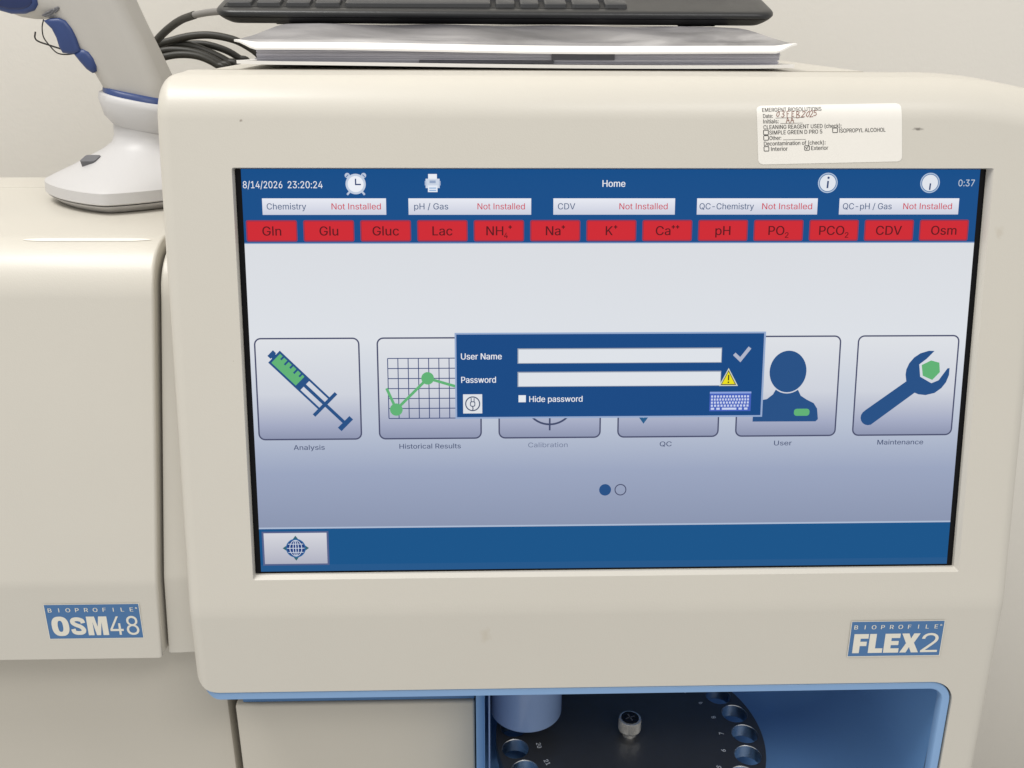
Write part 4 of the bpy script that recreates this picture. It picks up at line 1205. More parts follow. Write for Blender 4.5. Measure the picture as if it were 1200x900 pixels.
# analyte buttons
names = ['Gln', 'Glu', 'Gluc', 'Lac', 'NH4+', 'Na+', 'K+', 'Ca++', 'pH', 'PO2', 'PCO2', 'CDV', 'Osm']
for i, s in enumerate(names):
    x0 = 1.4 + i * 26.03
    F = UIF(1)
    F.ring(rrect(x0 - 0.3, 22.0, x0 + 22.9, 31.7, 0.9, 3), rrect(x0 + 0.3, 22.6, x0 + 22.3, 31.1, 0.6, 3), 1, ui(158, 44, 74))
    F.poly(rrect(x0 + 0.2, 22.5, x0 + 22.4, 31.2, 0.6, 3), 0, RED)
    base = s.rstrip('+')
    sup = s[len(base):]
    sub = base[-1] if base[-1].isdigit() else ''
    base = base.rstrip('24')
    vs, _ = glyphs(base)
    w = (max(v[0] for v in vs) - min(v[0] for v in vs)) * 4.1 / CAP * 1.06
    ex = (1.9 if sub else 0) + 1.9 * len(sup)
    xa = x0 + 11.3 - (w + ex) / 2
    F.text(base, xa, xa + w, 26.9, 4.1, 2, MAROON, 0.008)
    xe = xa + w + 0.35
    if sub:
        F.text(sub, xe, xe + 1.7, 29.0, 2.5, 2, MAROON, 0.008)
        xe += 1.9
    for ch in sup:
        F.line([(xe + 0.1, 25.2), (xe + 1.7, 25.2)], 0.5, 2, MAROON)
        F.line([(xe + 0.9, 24.4), (xe + 0.9, 26.0)], 0.5, 3, MAROON)
        xe += 2.0
    F.build('analyte_button', disp)

# home tiles
for i in range(6):
    x0 = 2.0 + i * 57.15
    x1, y0, y1 = x0 + 49.2, 76.2, 125.4
    F = UIF(1)
    F.poly(rrect(x0, y0, x1, y1, 3.2, 6), 0, TILE)
    F.ring(rrect(x0, y0, x1, y1, 3.2, 6), rrect(x0 + 0.7, y0 + 0.7, x1 - 0.7, y1 - 0.7, 2.5, 6), 1, LINEC)
    if i == 0:
        P0 = (x0 + 9.2, y0 + 9.0)
        r2 = math.sqrt(0.5)

        def ab(a, b):
            return (P0[0] + (a + b) * r2, P0[1] + (a - b) * r2)

        def bar(a0, a1, b0, b1, l, mt):
            F.poly([ab(a0, b0), ab(a1, b0), ab(a1, b1), ab(a0, b1)], l, mt)
        bar(-2.6, -0.6, -1.9, 1.9, 2, ICON)
        bar(-1.0, 1.0, -1.3, 1.3, 2, ICON)
        bar(-0.2, 19.4, -4.0, 4.0, 2, ICON)
        bar(0.9, 16.4, -3.0, 3.0, 3, GREEN)
        for k in range(5):
            bar(2.6 + k * 2.9, 3.5 + k * 2.9, 0.6 if k % 2 else 1.2, 3.1, 4, ICON)
        bar(19, 32, 3.0, 4.0, 2, ICON)
        bar(19, 32, -4.0, -3.0, 2, ICON)
        bar(19, 45, -0.8, 0.8, 3, ICON)
        bar(31.5, 33.2, -7.6, 7.6, 4, ICON)
        bar(44.4, 46.8, -4.0, 4.0, 4, ICON)
        F.text('Analysis', 18.4, 33.2, 129.2, 2.35, 1, CAPT, 0.006, 0.0, 130.2)
    if i == 1:
        gx, gy, st_ = x0 + 5.0, y0 + 10.0, 4.82
        for k in range(9):
            F.line([(gx + k * st_, gy), (gx + k * st_, gy + 6 * st_)], 0.42, 2, ui(44, 64, 118))
        for k in range(7):
            F.line([(gx, gy + k * st_), (gx + 8 * st_, gy + k * st_)], 0.42, 3, ui(44, 64, 118))
        pl = [(x0 + 4.2, y0 + 24.3), (x0 + 8.6, y0 + 34.6), (x0 + 23.7, y0 + 19.6), (x0 + 34, y0 + 22.7), (x0 + 42, y0 + 25)]
        F.line(pl, 1.3, 4, GREEN)
        F.poly(circ(*pl[1], 3.0), 5, GREEN)
        F.poly(circ(*pl[2], 3.0), 5, GREEN)
        F.text('Historical Results', 68.8, 98.2, 129.2, 2.35, 1, CAPT, 0.006, 0.0, 130.0)
    if i == 2:
        F.ring(circ(x0 + 24.6, 106.8, 12.2, 48), circ(x0 + 24.6, 106.8, 11.3, 48), 2, ui(60, 70, 104))
        F.line([(x0 + 24.6, 94), (x0 + 24.6, 121.5)], 0.8, 3, ui(60, 70, 104))
        F.line([(x0 + 10, 106.8), (x0 + 39, 106.8)], 0.8, 4, ui(60, 70, 104))
        F.text('Calibration', 130.6, 149.6, 129.2, 2.3, 1, ui(112, 122, 150), base=129.8)
    if i == 3:
        F.line([(x0 + 6, 108), (x0 + 12.6, 117.2), (x0 + 26, 98)], 1.6, 2, ui(30, 92, 140))
        F.text('QC', 194.2, 200.0, 129.2, 2.35, 1, CAPT, 0.006, 0.0, 129.8)
    if i == 4:
        F.poly([(238.9, 117.9), (238.9, 116), (239.6, 110.5), (241.6, 108.2), (243.6, 107.2), (245.3, 106.9), (248.2, 104.6), (249.6, 102.0), (260.0, 102.0), (261.7, 105.3), (264.6, 107.2), (268.2, 109.0), (270.0, 111.7), (270.7, 116.9), (269.6, 118.0)], 2, ICON)
        F.poly(circ(254.9, 93.5, 9.5, 40, 10.7), 3, TILE)
        F.poly(circ(254.9, 93.5, 8.9, 40, 10.1), 4, ICON)
        F.poly(rrect(258.8, 111.7, 266.4, 115.2, 1.4, 4), 3, GREEN)
        F.text('User', 249.9, 258.6, 129.2, 2.35, 1, CAPT, 0.006, 0.0, 129.8)
    if i == 5:
        wr = [(325.2, 83.9), (322.5, 83.8), (318.5, 85.0), (315.6, 87.0), (313.4, 89.8), (312.2, 92.8), (312.0, 95.4), (312.6, 98.6), (293.4, 112.8)] + arc(295.4, 116.2, 3.9, 240, 70, 8) + [(317.1, 104.2), (319.0, 105.0), (322.5, 105.4), (326.8, 104.4), (330.0, 102.0), (332.0, 99.2), (333.2, 95.6), (333.2, 92.2), (332.2, 92.4), (328.3, 98.2), (324.9, 99.6), (319.2, 96.4), (318.3, 90.4), (321.8, 87.6)]
        F.poly(wr, 2, ICON)
        F.poly([(323.9, 88.5), (328.0, 89.6), (328.6, 94.2), (325.2, 98.0), (320.4, 95.9), (319.5, 90.7)], 3, GREEN)
        F.text('Maintenance', 300.6, 323.2, 129.2, 2.35, 1, CAPT, 0.006, 0.0, 129.8)
    F.build('home_tile', disp)
F = UIF(1)
F.poly(circ(168.1, 151.4, 2.9), 0, ICON)
F.ring(circ(175.6, 151.4, 2.9), circ(175.6, 151.4, 2.4), 0, LINEC)
F.build('page_dots', disp)
# task bar
F = UIF(0)
F.rect(0, 169.0, 340, 191.3, 0, NAVY2)
F.rect(0, 168.8, 340, 169.6, 1, ui(176, 190, 214))
F.rect(0, 187.9, 340, 191.3, 1, ui(24, 86, 140))
F.build('task_bar', disp)
F = UIF(2)
F.rect(1.2, 170.9, 33.4, 188.2, 0, ui(84, 96, 138))
F.rect(2.1, 171.7, 32.5, 187.4, 1, BTNG)
gx, gy = 17.4, 179.4
for a in range(4):
    u_ = (math.cos(R(90 * a)), math.sin(R(90 * a)))
    v_ = (-u_[1], u_[0])
    F.poly([(gx + u_[0] * 6.4, gy + u_[1] * 6.4), (gx + u_[0] * 3.6 + v_[0] * 2.0, gy + u_[1] * 3.6 + v_[1] * 2.0), (gx + u_[0] * 3.6 - v_[0] * 2.0, gy + u_[1] * 3.6 - v_[1] * 2.0)], 2, ui(40, 96, 110))
F.poly(circ(gx, gy, 4.8), 3, ui(40, 104, 160))
F.poly(circ(gx, gy, 4.3), 4, ui(14, 56, 124))
for rx_ in (1.3, 2.9):
    F.ring(circ(gx, gy, rx_ + 0.18, 24, 4.2), circ(gx, gy, rx_ - 0.18, 24, 3.9), 5, ui(206, 216, 232))
F.line([(gx, gy - 4.2), (gx, gy + 4.2)], 0.4, 6, ui(206, 216, 232))
for yy in (-2.1, 0, 2.1):
    hw = math.sqrt(4.2 ** 2 - yy ** 2)
    F.line([(gx - hw, gy + yy), (gx + hw, gy + yy)], 0.34, 7, ui(206, 216, 232))
F.build('globe_button', disp)
# login box
F = UIF(8)
F.rect(95.8, 74.2, 243.4, 115.5, 0, ui(150, 172, 208))
F.rect(96.6, 75.0, 242.5, 114.7, 1, DLG)
F.text('User Name', 98.7, 118.0, 85.4, 2.9, 2, WHITE, 0.012)
F.text('Password', 98.7, 115.2, 96.6, 2.9, 2, WHITE, 0.012)
F.text('Hide password', 131.0, 156.5, 106.1, 2.8, 2, WHITE, 0.010)
for y in (82.0, 93.2):
    F.rect(125.4, y - 0.3, 222.7, y + 7.0, 2, ui(150, 160, 176))
    F.rect(125.9, y + 0.2, 222.4, y + 6.7, 3, ui(226, 230, 236))
F.rect(125.9, 104.2, 129.4, 107.6, 2, ui(232, 236, 242))
F.rect(99.5, 103.6, 108.6, 112.9, 2, ui(226, 229, 234))
F.ring(circ(104.05, 108.2, 3.6), circ(104.05, 108.2, 3.05), 3, ui(70, 84, 112))
F.poly(rrect(102.8, 107.0, 105.3, 109.6, 0.8, 3), 3, ui(70, 84, 112))
F.poly(rrect(103.2, 107.4, 104.9, 109.2, 0.6, 3), 4, ui(226, 229, 234))
for dx in (-0.7, 0.7):
    F.line([(104.05 + dx, 105.4), (104.05 + dx, 107.1)], 0.4, 3, ui(70, 84, 112))
F.line([(104.05, 109.4), (104.2, 110.6), (104.0, 111.6)], 0.5, 3, ui(70, 84, 112))
F.line([(228.6, 84.8), (231.6, 87.6), (236.0, 81.8)], 1.7, 2, ui(178, 184, 204))
wt = [(226.2, 91.6), (221.8, 100.3), (231.0, 100.3)]
F.poly(wt, 3, ui(210, 214, 196))
F.poly([(226.2, 92.6), (222.7, 99.8), (230.1, 99.8)], 4, ui(40, 44, 30))
F.poly([(226.2, 93.3), (223.2, 99.4), (229.5, 99.4)], 5, ui(238, 226, 20))
F.line([(226.3, 94.9), (226.3, 97.6)], 0.6, 6, ui(50, 48, 20))
F.poly(circ(226.3, 98.5, 0.42, 10), 6, ui(50, 48, 20))
F.rect(217.6, 103.1, 237.6, 112.6, 2, ui(66, 96, 190))
F.rect(217.6, 103.1, 237.6, 104.0, 3, ui(140, 165, 225))
for r in range(5):
    nk = (13, 14, 13, 12, 7)[r]
    xs = 218.3
    for c in range(nk):
        w = 18.6 / nk * 0.62
        if r == 4 and c == 2:
            w = 18.6 / nk * 2.4
        xk = xs + 18.8 * c / nk
        F.rect(xk, 104.9 + r * 1.5, min(xk + w, 237.2), 105.9 + r * 1.5, 4, ui(206, 216, 246))
F.build('login_box', disp)

# ------------------------------------------------------------------ the second analyser, left
osm = empty('analyser', (0, 0, 0), 'beige benchtop analyser without a screen carrying the barcode scanner stand', 'analyser')
OYB, OZB = -0.0100, 0.3150
oU = Vector((math.sin(T), math.cos(T)))
FO = 0.142
ofa = Vector((OYB, OZB)) + oU * FO
ORAD = 0.030


def osm_profile(off, top_back, zbot, extra_back):
    c = (ofa.x + math.cos(T) * ORAD, ofa.y - math.sin(T) * ORAD)
    r = ORAD - off
    bl = Vector((OYB + off * 1.0, OZB - 0.0025))
    br = Vector((OYB, OZB)) + Vector((math.cos(T), -math.sin(T))) * off + oU * 0.0025
    p = [(OYB + off - 0.0005 - (OZB - zbot) * 0.02, zbot), (bl.x, bl.y), (br.x, br.y)]
    p += arc(c[0], c[1], r, 180 - 11, 90, 14)
    zt = c[1] + r
    p += [(top_back, zt), (top_back + 0.002, zt - 0.002), (top_back + 0.002, zbot)]
    return p, zt


pD, OZT = osm_profile(0.0, 0.186, 0.271, 0)
bm = prism(pD, -0.62, -0.2165, 0.0, 1)
# right edge of the door leans a little
for v in bm.verts:
    if v.co.x > -0.3:
        t_ = min(1, max(0, (0.452 - v.co.z) / 0.18))
        v.co.x = -0.2165 - 0.0105 * t_
        if v.co.y > 0.05:
            v.co.x = -0.2165
right = [f for f in bm.faces if f.normal.x > 0.9]
bmesh.ops.bevel(bm, geom=list({e for f in right for e in f.edges}), offset=0.0016, segments=3, profile=0.5, affect='EDGES')
link('front_door', bm_mesh(bm, 'front_door', beige), osm, angle=32, wn=True)


def lean(bm, x_at):
    for v in bm.verts:
        if v.co.x < -0.2085:
            t_ = min(1, max(0, (0.452 - v.co.z) / 0.18))
            v.co.x += -0.0105 * t_ if v.co.y < 0.05 else 0
    return bm


pS, _ = osm_profile(0.0048, 0.186, 0.2705, 0)
s2 = MB()
s2.bm(lean(prism(pS, -0.2150, -0.2075, 0.0012, 2), 0), beige)
s2.build('side_frame', osm, angle=32, wn=True)
s2 = MB()
pG, _ = osm_profile(0.013, 0.180, 0.272, 0)
s2.bm(prism(pG, -0.61, -0.2090, 0.0, 1), black_gap)
s2.build('door_gap', osm)
s2 = MB()
pb = [(0.1895, OZT - 0.003), (0.1905, OZT - 0.0005), (0.192, OZT)] + arc(0.225, OZT - 0.03, 0.03, 90, 0, 8) + [(0.255, -0.26), (0.1895, -0.26)]
s2.bm(prism(pb, -0.62, -0.2075, 0.004, 2), beige)
s2.build('rear_cover', osm, angle=32, wn=True)
s2 = MB()
s2.box(-0.62, -0.2043, 0.012, 0.188, -0.26, 0.2610, beige2, 0.0015, 2)
s2.build('lower_panel', osm, angle=32)
for par, xs, ys in ((osm, (-0.58, -0.23), (0.04, 0.22)), (flex, (-0.17, 0.16), (0.05, 0.38))):
    for x in xs:
        for y in ys:
            s2 = MB()
            s2.bm(disc_bm(0.012, -0.28, -0.2595, 20, x, y), black_gap)
            s2.build('rubber_foot', par)
zt_ = 0.3035
badge(osm, Vector((-0.2823, OYB - 0.0002 - (OZB - zt_) * 0.02, zt_)), 47.3, 20.4, 'OSM', '48', 30.2, Vector((0, 0.02, 1)).normalized(), Vector((0, -1, 0.02)).normalized())
glint_m = mat('painted_glint', (0.82, 0.79, 0.72), 0.15)  # pale colour of a strip added on the top fillet as a painted light streak
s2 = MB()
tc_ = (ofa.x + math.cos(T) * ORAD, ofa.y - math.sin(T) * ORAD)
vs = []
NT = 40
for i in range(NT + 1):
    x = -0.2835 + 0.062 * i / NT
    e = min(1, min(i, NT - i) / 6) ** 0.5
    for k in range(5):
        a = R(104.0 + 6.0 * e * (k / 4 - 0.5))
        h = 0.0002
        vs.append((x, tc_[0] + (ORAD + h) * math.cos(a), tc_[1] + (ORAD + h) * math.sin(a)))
s2.add(vs, [(i * 5 + k, (i + 1) * 5 + k, (i + 1) * 5 + k + 1, i * 5 + k + 1) for i in range(NT) for k in range(4)], glint_m)
s2.build('glint_strip', osm, angle=60, recalc=False)
# ------------------------------------------------------------------ scanner stand
stand = empty('scanner_stand', (-0.2655, 0.15, OZT), 'white cradle stand with a rounded foot and blue rim on the left analyser', 'scanner stand')


def sup(cx, cy, z, a, b, p=2.6, n=48, tilt=0.0, ycut=None):
    out = []
    for i in range(n):
        t = 2 * math.pi * i / n
        c, s = math.cos(t), math.sin(t)
        x = a * math.copysign(abs(c) ** (2 / p), c)
        y = b * math.copysign(abs(s) ** (2 / p), s)
        out.append((cx + x, cy + y, z + tilt * x))
    return out


b = MB()
rr = [sup(0.002, -0.002, 0.0006, 0.047, 0.047, 1.38), sup(0.002, -0.002, 0.0045, 0.0525, 0.0525, 1.38)]
rings(b, rr, scan_white, True, True)
b.build('foot_plate', stand, angle=40)
b = MB()
rr = [sup(0.002, -0.002, 0.0052, 0.0530, 0.0530, 1.38), sup(0.002, -0.002, 0.0058, 0.0538, 0.0538, 1.38), sup(0.002, -0.002, 0.0116, 0.0534, 0.0534, 1.38), sup(0.002, -0.002, 0.0124, 0.0524, 0.0522, 1.38),
      sup(0.003, -0.001, 0.0150, 0.0480, 0.0475, 1.55), sup(0.004, 0.001, 0.0195, 0.0390, 0.0395, 1.65), sup(0.006, 0.003, 0.0245, 0.0312, 0.0320, 1.75), sup(0.008, 0.005, 0.0290, 0.0244, 0.0255, 1.85),
      sup(0.009, 0.006, 0.0328, 0.0202, 0.0218, 2.0), sup(0.0095, 0.006, 0.0370, 0.0190, 0.0205, 2.0), sup(0.0095, 0.006, 0.0440, 0.0186, 0.0200, 2.0)]
rings(b, rr, scan_white)
b.build('base', stand, angle=35)
b = MB()
tl_ = -0.20
rr = [sup(0.0095, 0.006, 0.0405, 0.0190, 0.0205, 2.2, tilt=tl_), sup(0.0095, 0.006, 0.0445, 0.0222, 0.0230, 2.3, tilt=tl_),
      sup(0.0095, 0.006, 0.0530, 0.0240, 0.0240, 2.4, tilt=tl_), sup(0.0095, 0.006, 0.0562, 0.0232, 0.0234, 2.4, tilt=tl_), sup(0.0095, 0.006, 0.0570, 0.0218, 0.0222, 2.4, tilt=tl_)]
rings(b, rr, scan_white)
b.build('cradle_cup', stand, angle=50)
b = MB()
rr = [sup(0.0095, 0.006, 0.0566, 0.0212, 0.0218, 2.4, tilt=tl_), sup(0.0095, 0.006, 0.0592, 0.0208, 0.0214, 2.4, tilt=tl_), sup(0.0095, 0.006, 0.0602, 0.0198, 0.0202, 2.4, tilt=tl_)]
rings(b, rr, scan_blue)
b.build('cup_rim', stand, angle=50)
# status button on the dome
b = MB()
bx, by = -0.0165, -0.0192
zc = 0.0247
dY = Vector((0, math.cos(R(26)), math.sin(R(26))))
nB = Vector((0, -math.sin(R(26)), math.cos(R(26))))
b.bm(poly_prism(rrect(-4.2, -3.2, 4.2, 3.2, 1.2, 3), lambda x, y, dd: Vector((bx, by, zc)) + Vector((x + y * 0.35, 0, 0)) / 1000 + dY * (y / 1000) + nB * dd, -0.006, 0.0012), grey_button)
b.build('status_button', stand, angle=40)

# ------------------------------------------------------------------ scanner, seated in the cradle
YS = 0.156


def px(u, v):
    """point of the photograph's scanner silhouette on its own upright mid plane"""
    d_ = fw + rx * ((u - 600) / 1100) + dn * ((v - 450) / 1100)
    p = cam.location + d_ * ((YS - cam.location.y) / d_.y)
    return (p.x, p.z)


cam.location = m.translation
gun = empty('barcode_scanner', (-0.2655, YS, OZT + 0.05), 'grey pistol grip barcode scanner with blue trigger leaning in its cradle', 'barcode scanner')
gl = Matrix.Translation(Vector(gun.location)).inverted()
outl = [(150, 128), (133, 108), (120, 86), (109, 72), (99, 58), (91, 44), (82, 32), (72, 23), (62, 21.5), (50, 22.5), (34, 20), (16, 13), (0, 5), (-40, -16), (-90, -48), (-110, -80), (-100, -120), (-60, -150), (0, -160), (60, -140), (110, -95), (136, -40), (153, 0), (166, 28), (180, 56), (197, 92), (208, 118), (200, 136)]
o2 = [px(*p) for p in outl]
b = MB()
b.bm(poly_prism(o2, lambda x, z, dd: Vector((x, YS + dd, z)), -0.0175, 0.0175, 0.0095, 6), scan_grey)
b.build('grip_body', gun, gl, angle=50)


def slab(name, pts, d0, d1, bev, mt, seg=3):
    b = MB()
    b.bm(poly_prism([px(*p) for p in pts], lambda x, z, dd: Vector((x, YS + dd, z)), d0, d1, bev, seg), mt)
    return b.build(name, gun, gl, angle=50)


slab('window_bezel', [(-60, -30), (-20, -4), (0, 5), (14, 12), (30, 16.5), (44, 16.5), (56, 12.5), (61, 6), (60, -3), (54, -16), (40, -40), (0, -60)], -0.0190, 0.0190, 0.0022, scan_blue)
slab('scan_window', [(-56, -32), (-18, -6), (4, 3), (16, 8.5), (30, 12), (43, 12), (52, 9), (56, 4), (55, -3), (50, -14), (36, -38), (0, -56)], -0.0196, 0.0196, 0.0012, scan_dark)
slab('trigger', [(66, 24), (74, 21.5), (84, 21), (92, 24), (99, 33), (104, 44), (107, 55), (109, 59), (104, 62), (95, 62), (88, 61), (84, 54), (81, 44), (76, 34)], -0.0186, 0.0120, 0.0035, scan_blue)
slab('lower_button', [(100, 62), (110, 56), (118, 59), (124, 67), (127, 76), (126, 82), (121, 84), (115, 80), (107, 71)], -0.0186, 0.0120, 0.0030, scan_blue)
b = MB()
for k, pts in enumerate([[(66, 18.5), (70, 16), (74, 14)], [(68, 19), (74, 17), (79, 13), (77, 12), (73, 15)], [(76, 15), (80, 12), (85, 9.5)], [(80, 15), (84, 11), (80, 10.5), (84, 9)]]):
    tube(b, [(px(*p)[0], YS - 0.0178, px(*p)[1]) for p in pts], 0.0005, grey_button, 6, 4)
b.build('printed_mark', gun, gl)
b = MB()
tube(b, [(px(51, 23)[0], YS, px(51, 23)[1]), (px(53, 32)[0], YS - 0.004, px(53, 32)[1]), (px(60, 43)[0], YS - 0.01, px(60, 43)[1]), (px(70, 52)[0], YS - 0.014, px(70, 52)[1]), (px(79, 61)[0], YS - 0.014, px(79, 61)[1]), (px(88, 63)[0], YS - 0.012, px(88, 63)[1]), (px(95, 62)[0], YS - 0.009, px(95, 62)[1])], 0.00035, wire_m, 6)
tube(b, [(px(52.5, 37)[0], YS - 0.012, px(52.5, 37)[1]), (px(53, 44)[0], YS - 0.013, px(53, 44)[1]), (px(58, 48)[0], YS - 0.014, px(58, 48)[1]), (px(70, 52)[0], YS - 0.0145, px(70, 52)[1]), (px(86, 57)[0], YS - 0.015, px(86, 57)[1])], 0.00045, wire_m, 6)
tag(b.build('wire_loop'), 'thin black wire looped loosely around the blue scanner trigger', 'wire')

# ------------------------------------------------------------------ booklet on top of the touchscreen analyser
bk = empty('booklet', (-0.044, 0.07, 0.5556), 'thick white covered booklet of grey pages lying under the keyboard', 'booklet')
bi = Matrix.Translation(-Vector(bk.location))
BX0, BX1 = -0.1795, 0.0935


def sheet(name, zf, x0, x1, y0, y1, th, mats, nx=110, ny=44, band=0.0):
    b = MB()
    top, bot = [], []
    for j in range(ny + 1):
        for i in range(nx + 1):
            x = x0 + (x1 - x0) * i / nx
            y = y0 + (y1 - y0) * (j / ny) ** 1.6
            z = zf(x, y)
            top.append((x, y, z + th))
            bot.append((x, y, z))
    n = len(top)
    b.v = top + bot
    w = nx + 1
    for mt in mats:
        b.mi(mt)
    for j in range(ny):
        for i in range(nx):
            a = j * w + i
            cx_ = (top[a][0] + top[a + 1][0]) / 2
            cy_ = top[a][1]
            k = 1 if (len(mats) > 1 and cy_ > y0 + band - 0.0005 and x0 + 0.0012 < cx_ < x1 - 0.0012 and cy_ < y1 - 0.006) else 0
            b.f.append([a, a + 1, a + w + 1, a + w])
            b.m.append(k)
            b.f.append([n + a, n + a + w, n + a + w + 1, n + a + 1])
            b.m.append(0)
    for i in range(nx):
        for a, c_ in ((i, i + 1), (ny * w + i + 1, ny * w + i)):
            b.f.append([a, n + a, n + c_, c_])
            b.m.append(0)
    for j in range(ny):
        for a, c_ in (((j + 1) * w, j * w), (j * w + nx, (j + 1) * w + nx)):
            b.f.append([a, n + a, n + c_, c_])
            b.m.append(0)
    return b.build(name, bk, bi, angle=40, recalc=False)


def sstep(t):
    t = min(1, max(0, t))
    return t * t * (3 - 2 * t)


def z_top(x, y):
    t = (y - 0.067) / 0.21
    u = (x - BX0) / (BX1 - BX0)
    ee = sstep(max(0, abs(u - 0.5) - 0.462) / 0.038)
    z = 0.5640 + 0.0038 * (1 - (1 - ee) * math.exp(-(y - 0.067) / 0.004)) + 0.0068 * sstep(t / 0.62)
    e = max(0, abs(u - 0.5) - 0.46) / 0.04
    z += 0.0005 * math.sin(u * 7 + 0.6) * math.exp(-(y - 0.067) / 0.03) - 0.0008 * u
    z += 0.0004 * math.sin(23 * u + 30 * y) * sstep((y - 0.075) / 0.02)
    return z


sheet('front_cover', z_top, BX0, BX1, 0.067, 0.283, 0.0009, [paper_w, cover_m], band=0.0042)


def z_bot(x, y):
    u = (x - BX0) / (BX1 - BX0)
    e = max(0, abs(u - 0.5) - 0.42) / 0.08
    return 0.55585 + (0.0011 * math.exp(-(y - 0.068) / 0.03)) * (0.6 + 0.4 * math.cos(u * 5)) + 0.0006 * (1 - u) + 0.0004 * e * e


sheet('back_cover', z_bot, BX0, BX1, 0.068, 0.284, 0.0016, [paper_w], ny=16)
b = MB()
pr = []
pages_l = paged('page_edges_light')
pages_l.node_tree.nodes['Color Ramp'].color_ramp.elements[0].color = (0.52, 0.52, 0.58, 1)
pages_l.node_tree.nodes['Color Ramp'].color_ramp.elements[1].color = (0.80, 0.79, 0.84, 1)
zz = 0.5580
hs = (0.0006, 0.0011, 0.0005, 0.0009, 0.0013, 0.0004, 0.0010, 0.0007, 0.0009, 0.0005)
for i, h_ in enumerate(hs):
    j0, j1, jy = random.uniform(-0.0012, 0.0006), random.uniform(-0.0008, 0.0014), random.uniform(-0.0003, 0.0003)
    b.box(-0.1708 + j0, 0.0872 + j1, 0.0735 + jy, 0.276, zz, zz + h_, pages_l if i in (2, 5, 9) else pages_m, 0.00012, 1)
    zz += h_ + 0.00003
b.box(-0.165, 0.082, 0.14, 0.272, 0.5656, 0.5690, pages_m)
b.build('page_block', bk, bi, angle=40)
for x0, x1, z0, z1 in ((-0.0915, -0.0250, 0.5583, 0.5597), (-0.0262, 0.0050, 0.5600, 0.5631), (0.004, 0.033, 0.5634, 0.5642)):
    b = MB()
    b.box(x0, x1, 0.0722, 0.10, z0, z1, tab_m, 0.0003)
    b.build('index_tab', bk, bi)

# ------------------------------------------------------------------ keyboard
KX, KY, KZ, KT = -0.2250, 0.205, 0.5741, R(14)
kb = empty('keyboard', (KX, KY, KZ), 'black computer keyboard lying on top of the booklet', 'keyboard')
kb.rotation_euler = (KT, 0, 0)
sc = (0.64 * 0.0 + 1)
KW, KD = 0.3480, 0.120


def kring(ins, z, r, ox=0.0):
    return [(x, y, z) for x, y in rrect(ins, ins * 0.6, KW - ins, KD - ins, r, 8)]


b = MB()
rings(b, [kring(0.0110, 0.0, 0.008), kring(0.0072, 0.0006, 0.009), kring(0.0042, 0.0018, 0.012), kring(0.0018, 0.0035, 0.013), kring(0.0005, 0.0050, 0.013)], kb_under)
b.build('lower_shell', kb, angle=35)
b = MB()
rings(b, [kring(0.0003, 0.0054, 0.013), kring(0.0, 0.0058, 0.013), kring(0.0002, 0.0072, 0.013), kring(0.0012, 0.0083, 0.0125), kring(0.0035, 0.0090, 0.011), kring(0.0070, 0.0092, 0.008)], kb_black)
b.build('upper_shell', kb, angle=35)
b = MB()
b.box(0.036, 0.060, 0.010, 0.022, -0.0016, 0.0004, rubber, 0.0006)
b.build('rubber_foot', kb)
b = MB()
b.box(KW - 0.06, KW - 0.036, 0.010, 0.022, -0.0016, 0.0004, rubber, 0.0006)
b.build('rubber_foot', kb)
PXM = KW / 642.0


def key(x0, x1, y0, y1):
    b = MB()
    g = 0.0003
    r0 = [(x, y, 0.0090) for x, y in rrect(x0 + g, y0 + g, x1 - g, y1 - g, 0.0016, 3)]
    r1 = [(x, y, 0.0112) for x, y in rrect(x0 + g + 0.0006, y0 + g + 0.0006, x1 - g - 0.0006, y1 - g - 0.0004, 0.0016, 3)]
    r2 = [(x, y, 0.0117) for x, y in rrect(x0 + g + 0.0014, y0 + g + 0.0014, x1 - g - 0.0014, y1 - g - 0.0012, 0.0012, 3)]
    rings(b, [r0, r1, r2], key_m)
    b.build('key', kb, angle=40)


b = MB()
b.box(0.0055, 0.2495, 0.0085, 0.112, 0.0088, 0.0094, black_gap)
b.box(0.262, KW - 0.008, 0.048, 0.112, 0.0088, 0.0094, black_gap)
b.build('key_well', kb)
for a, c in ((274, 304), (307.5, 337), (341, 370.5), (374, 404.5), (408, 576.5), (580, 604.5), (608, 632), (636, 664), (668, 702.5), (706, 734)):
    key((a - 262) * PXM, (c - 262) * PXM, 0.0095, 0.0245)
for r in range(5):
    y0 = 0.0255 + r * 0.0168
    nk = 14
    for c in range(nk):
        x0 = 0.0064 + c * 0.2424 / nk
        key(x0, x0 + 0.2424 / nk - 0.0012, y0, y0 + 0.0156)
for r in range(4):
    for c in range(4):
        x0 = 0.2635 + c * 0.0165
        key(x0, x0 + 0.0153, 0.0495 + r * 0.0155, 0.0495 + r * 0.0155 + 0.0143)

# ------------------------------------------------------------------ cables behind the stand


def pxY(u, v, Y):
    d_ = fw + rx * ((u - 600) / 1100) + dn * ((v - 450) / 1100)
    p = cam.location + d_ * ((Y - cam.location.y) / d_.y)
    return Vector((p.x, Y, p.z))


def cable(pts, label, r=0.0026, sleeve=None):
    P = [pxY(u, v, Y) for u, v, Y in pts]
    a, z = P[0], P[-1]
    return P


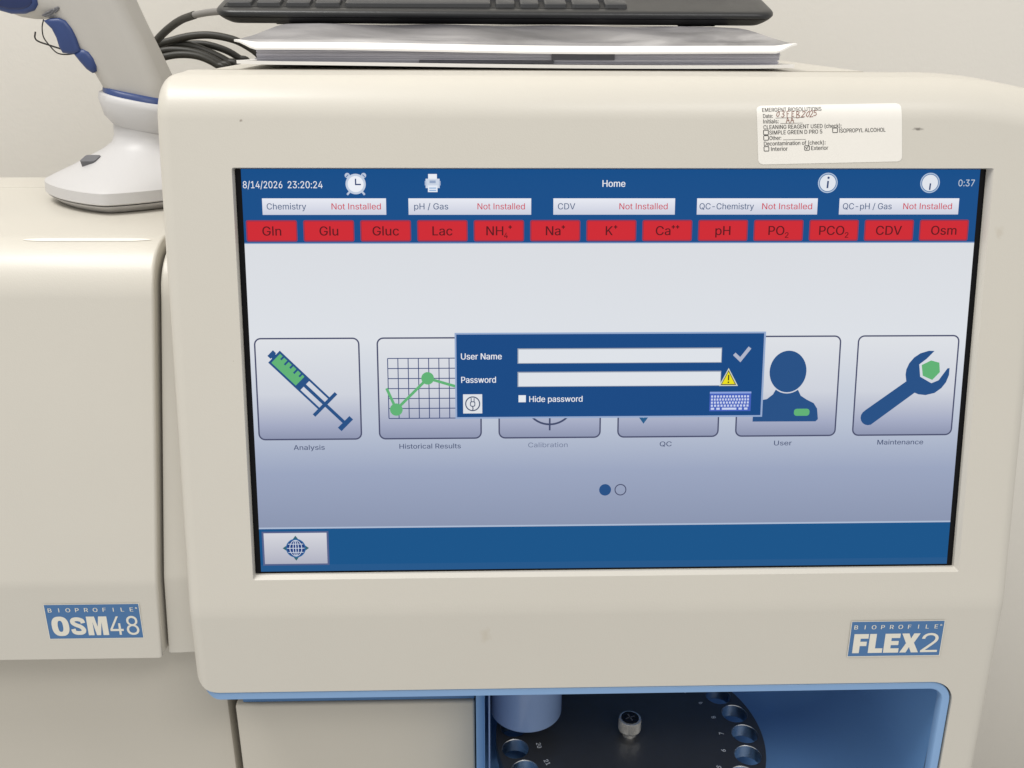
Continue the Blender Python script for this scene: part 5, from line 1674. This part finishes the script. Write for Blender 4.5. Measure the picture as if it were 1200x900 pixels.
GC = 'black cables looping behind the scanner'
cabs = [
    ([(206, 49, .335), (172, 62, .335), (205, 46.5, .335), (240, 41, .335), (272, 46, .335), (294, 57, .335), (306, 68, .335), (312, 82, .335)], 'black cable arching highest over the cable bundle towards the booklet', 0.0027),
    ([(0, 0, 0), (168, 66, .345), (200, 55, .345), (235, 51.5, .345), (262, 58, .345), (280, 68, .345), (294, 80, .345)], 'black cable forming the upper edge of the lower bundle', 0.0026),
    ([(0, 0, 0), (168, 64, .338), (192, 52, .338), (220, 53, .338), (246, 62, .338), (266, 72, .338), (282, 84, .338)], 'black cable in the middle of the lower bundle', 0.0030),
    ([(0, 0, 0), (168, 72, .332), (190, 60, .332), (215, 59, .332), (238, 64, .332), (258, 74, .332), (272, 86, .332)], 'black cable lying in front in the lower bundle', 0.0026),
    ([(0, 0, 0), (170, 76, .328), (190, 67.5, .328), (212, 64, .328), (234, 66.5, .328), (254, 76, .328), (266, 88, .328)], 'black cable forming the lowest arch of the bundle', 0.0026),
]
for pts, lb, r in cabs:
    P = [pxY(u, v, Y) for u, v, Y in pts[1:]]
    s0 = P[0] + Vector((-0.012, 0, -0.03))
    P = [Vector((s0.x - 0.004, s0.y + 0.02, -0.2)), Vector((s0.x - 0.003, s0.y + 0.01, 0.3)), s0] + P
    e = P[-1]
    P += [Vector((e.x + 0.006, e.y + 0.006, e.z - 0.05)), Vector((e.x + 0.004, e.y + 0.05, 0.25)), Vector((e.x, e.y + 0.06, -0.2))]
    P = [Vector((p.x, p.y, p.z)) for p in P]
    P[0].z = r - 0.28
    P[-1].z = r - 0.28
    b = MB()
    tube(b, P, r, rubber, 12, 10)
    tag(b.build('cable', angle=60), lb, 'cable', GC)
kc_ = empty('keyboard_cable', pxY(232, 17, .265), 'black keyboard cable with a grey printed sleeve arching left of the keyboard', 'cable', GC)
ki = Matrix.Translation(-Vector(kc_.location))
P = [pxY(282, 13, .232), pxY(262, 13.2, .240), pxY(245, 14.5, .252), pxY(228, 17.5, .268), pxY(212, 23.5, .284), pxY(197, 34, .298), pxY(184, 47, .308), pxY(174, 62, .315)]
e = P[-1]
tail = [Vector((e.x - 0.012, e.y + 0.006, e.z - 0.04)), Vector((e.x - 0.014, e.y + 0.01, 0.3)), Vector((e.x - 0.014, e.y + 0.012, -0.2774))]
b = MB()
tube(b, P[3:] + tail, 0.0026, rubber, 12, 10)
b.build('sheath', kc_, ki, angle=60)
b = MB()
tube(b, P[:4], 0.0022, sleeve_m, 12, 10)
b.build('printed_sleeve', kc_, ki, angle=60)
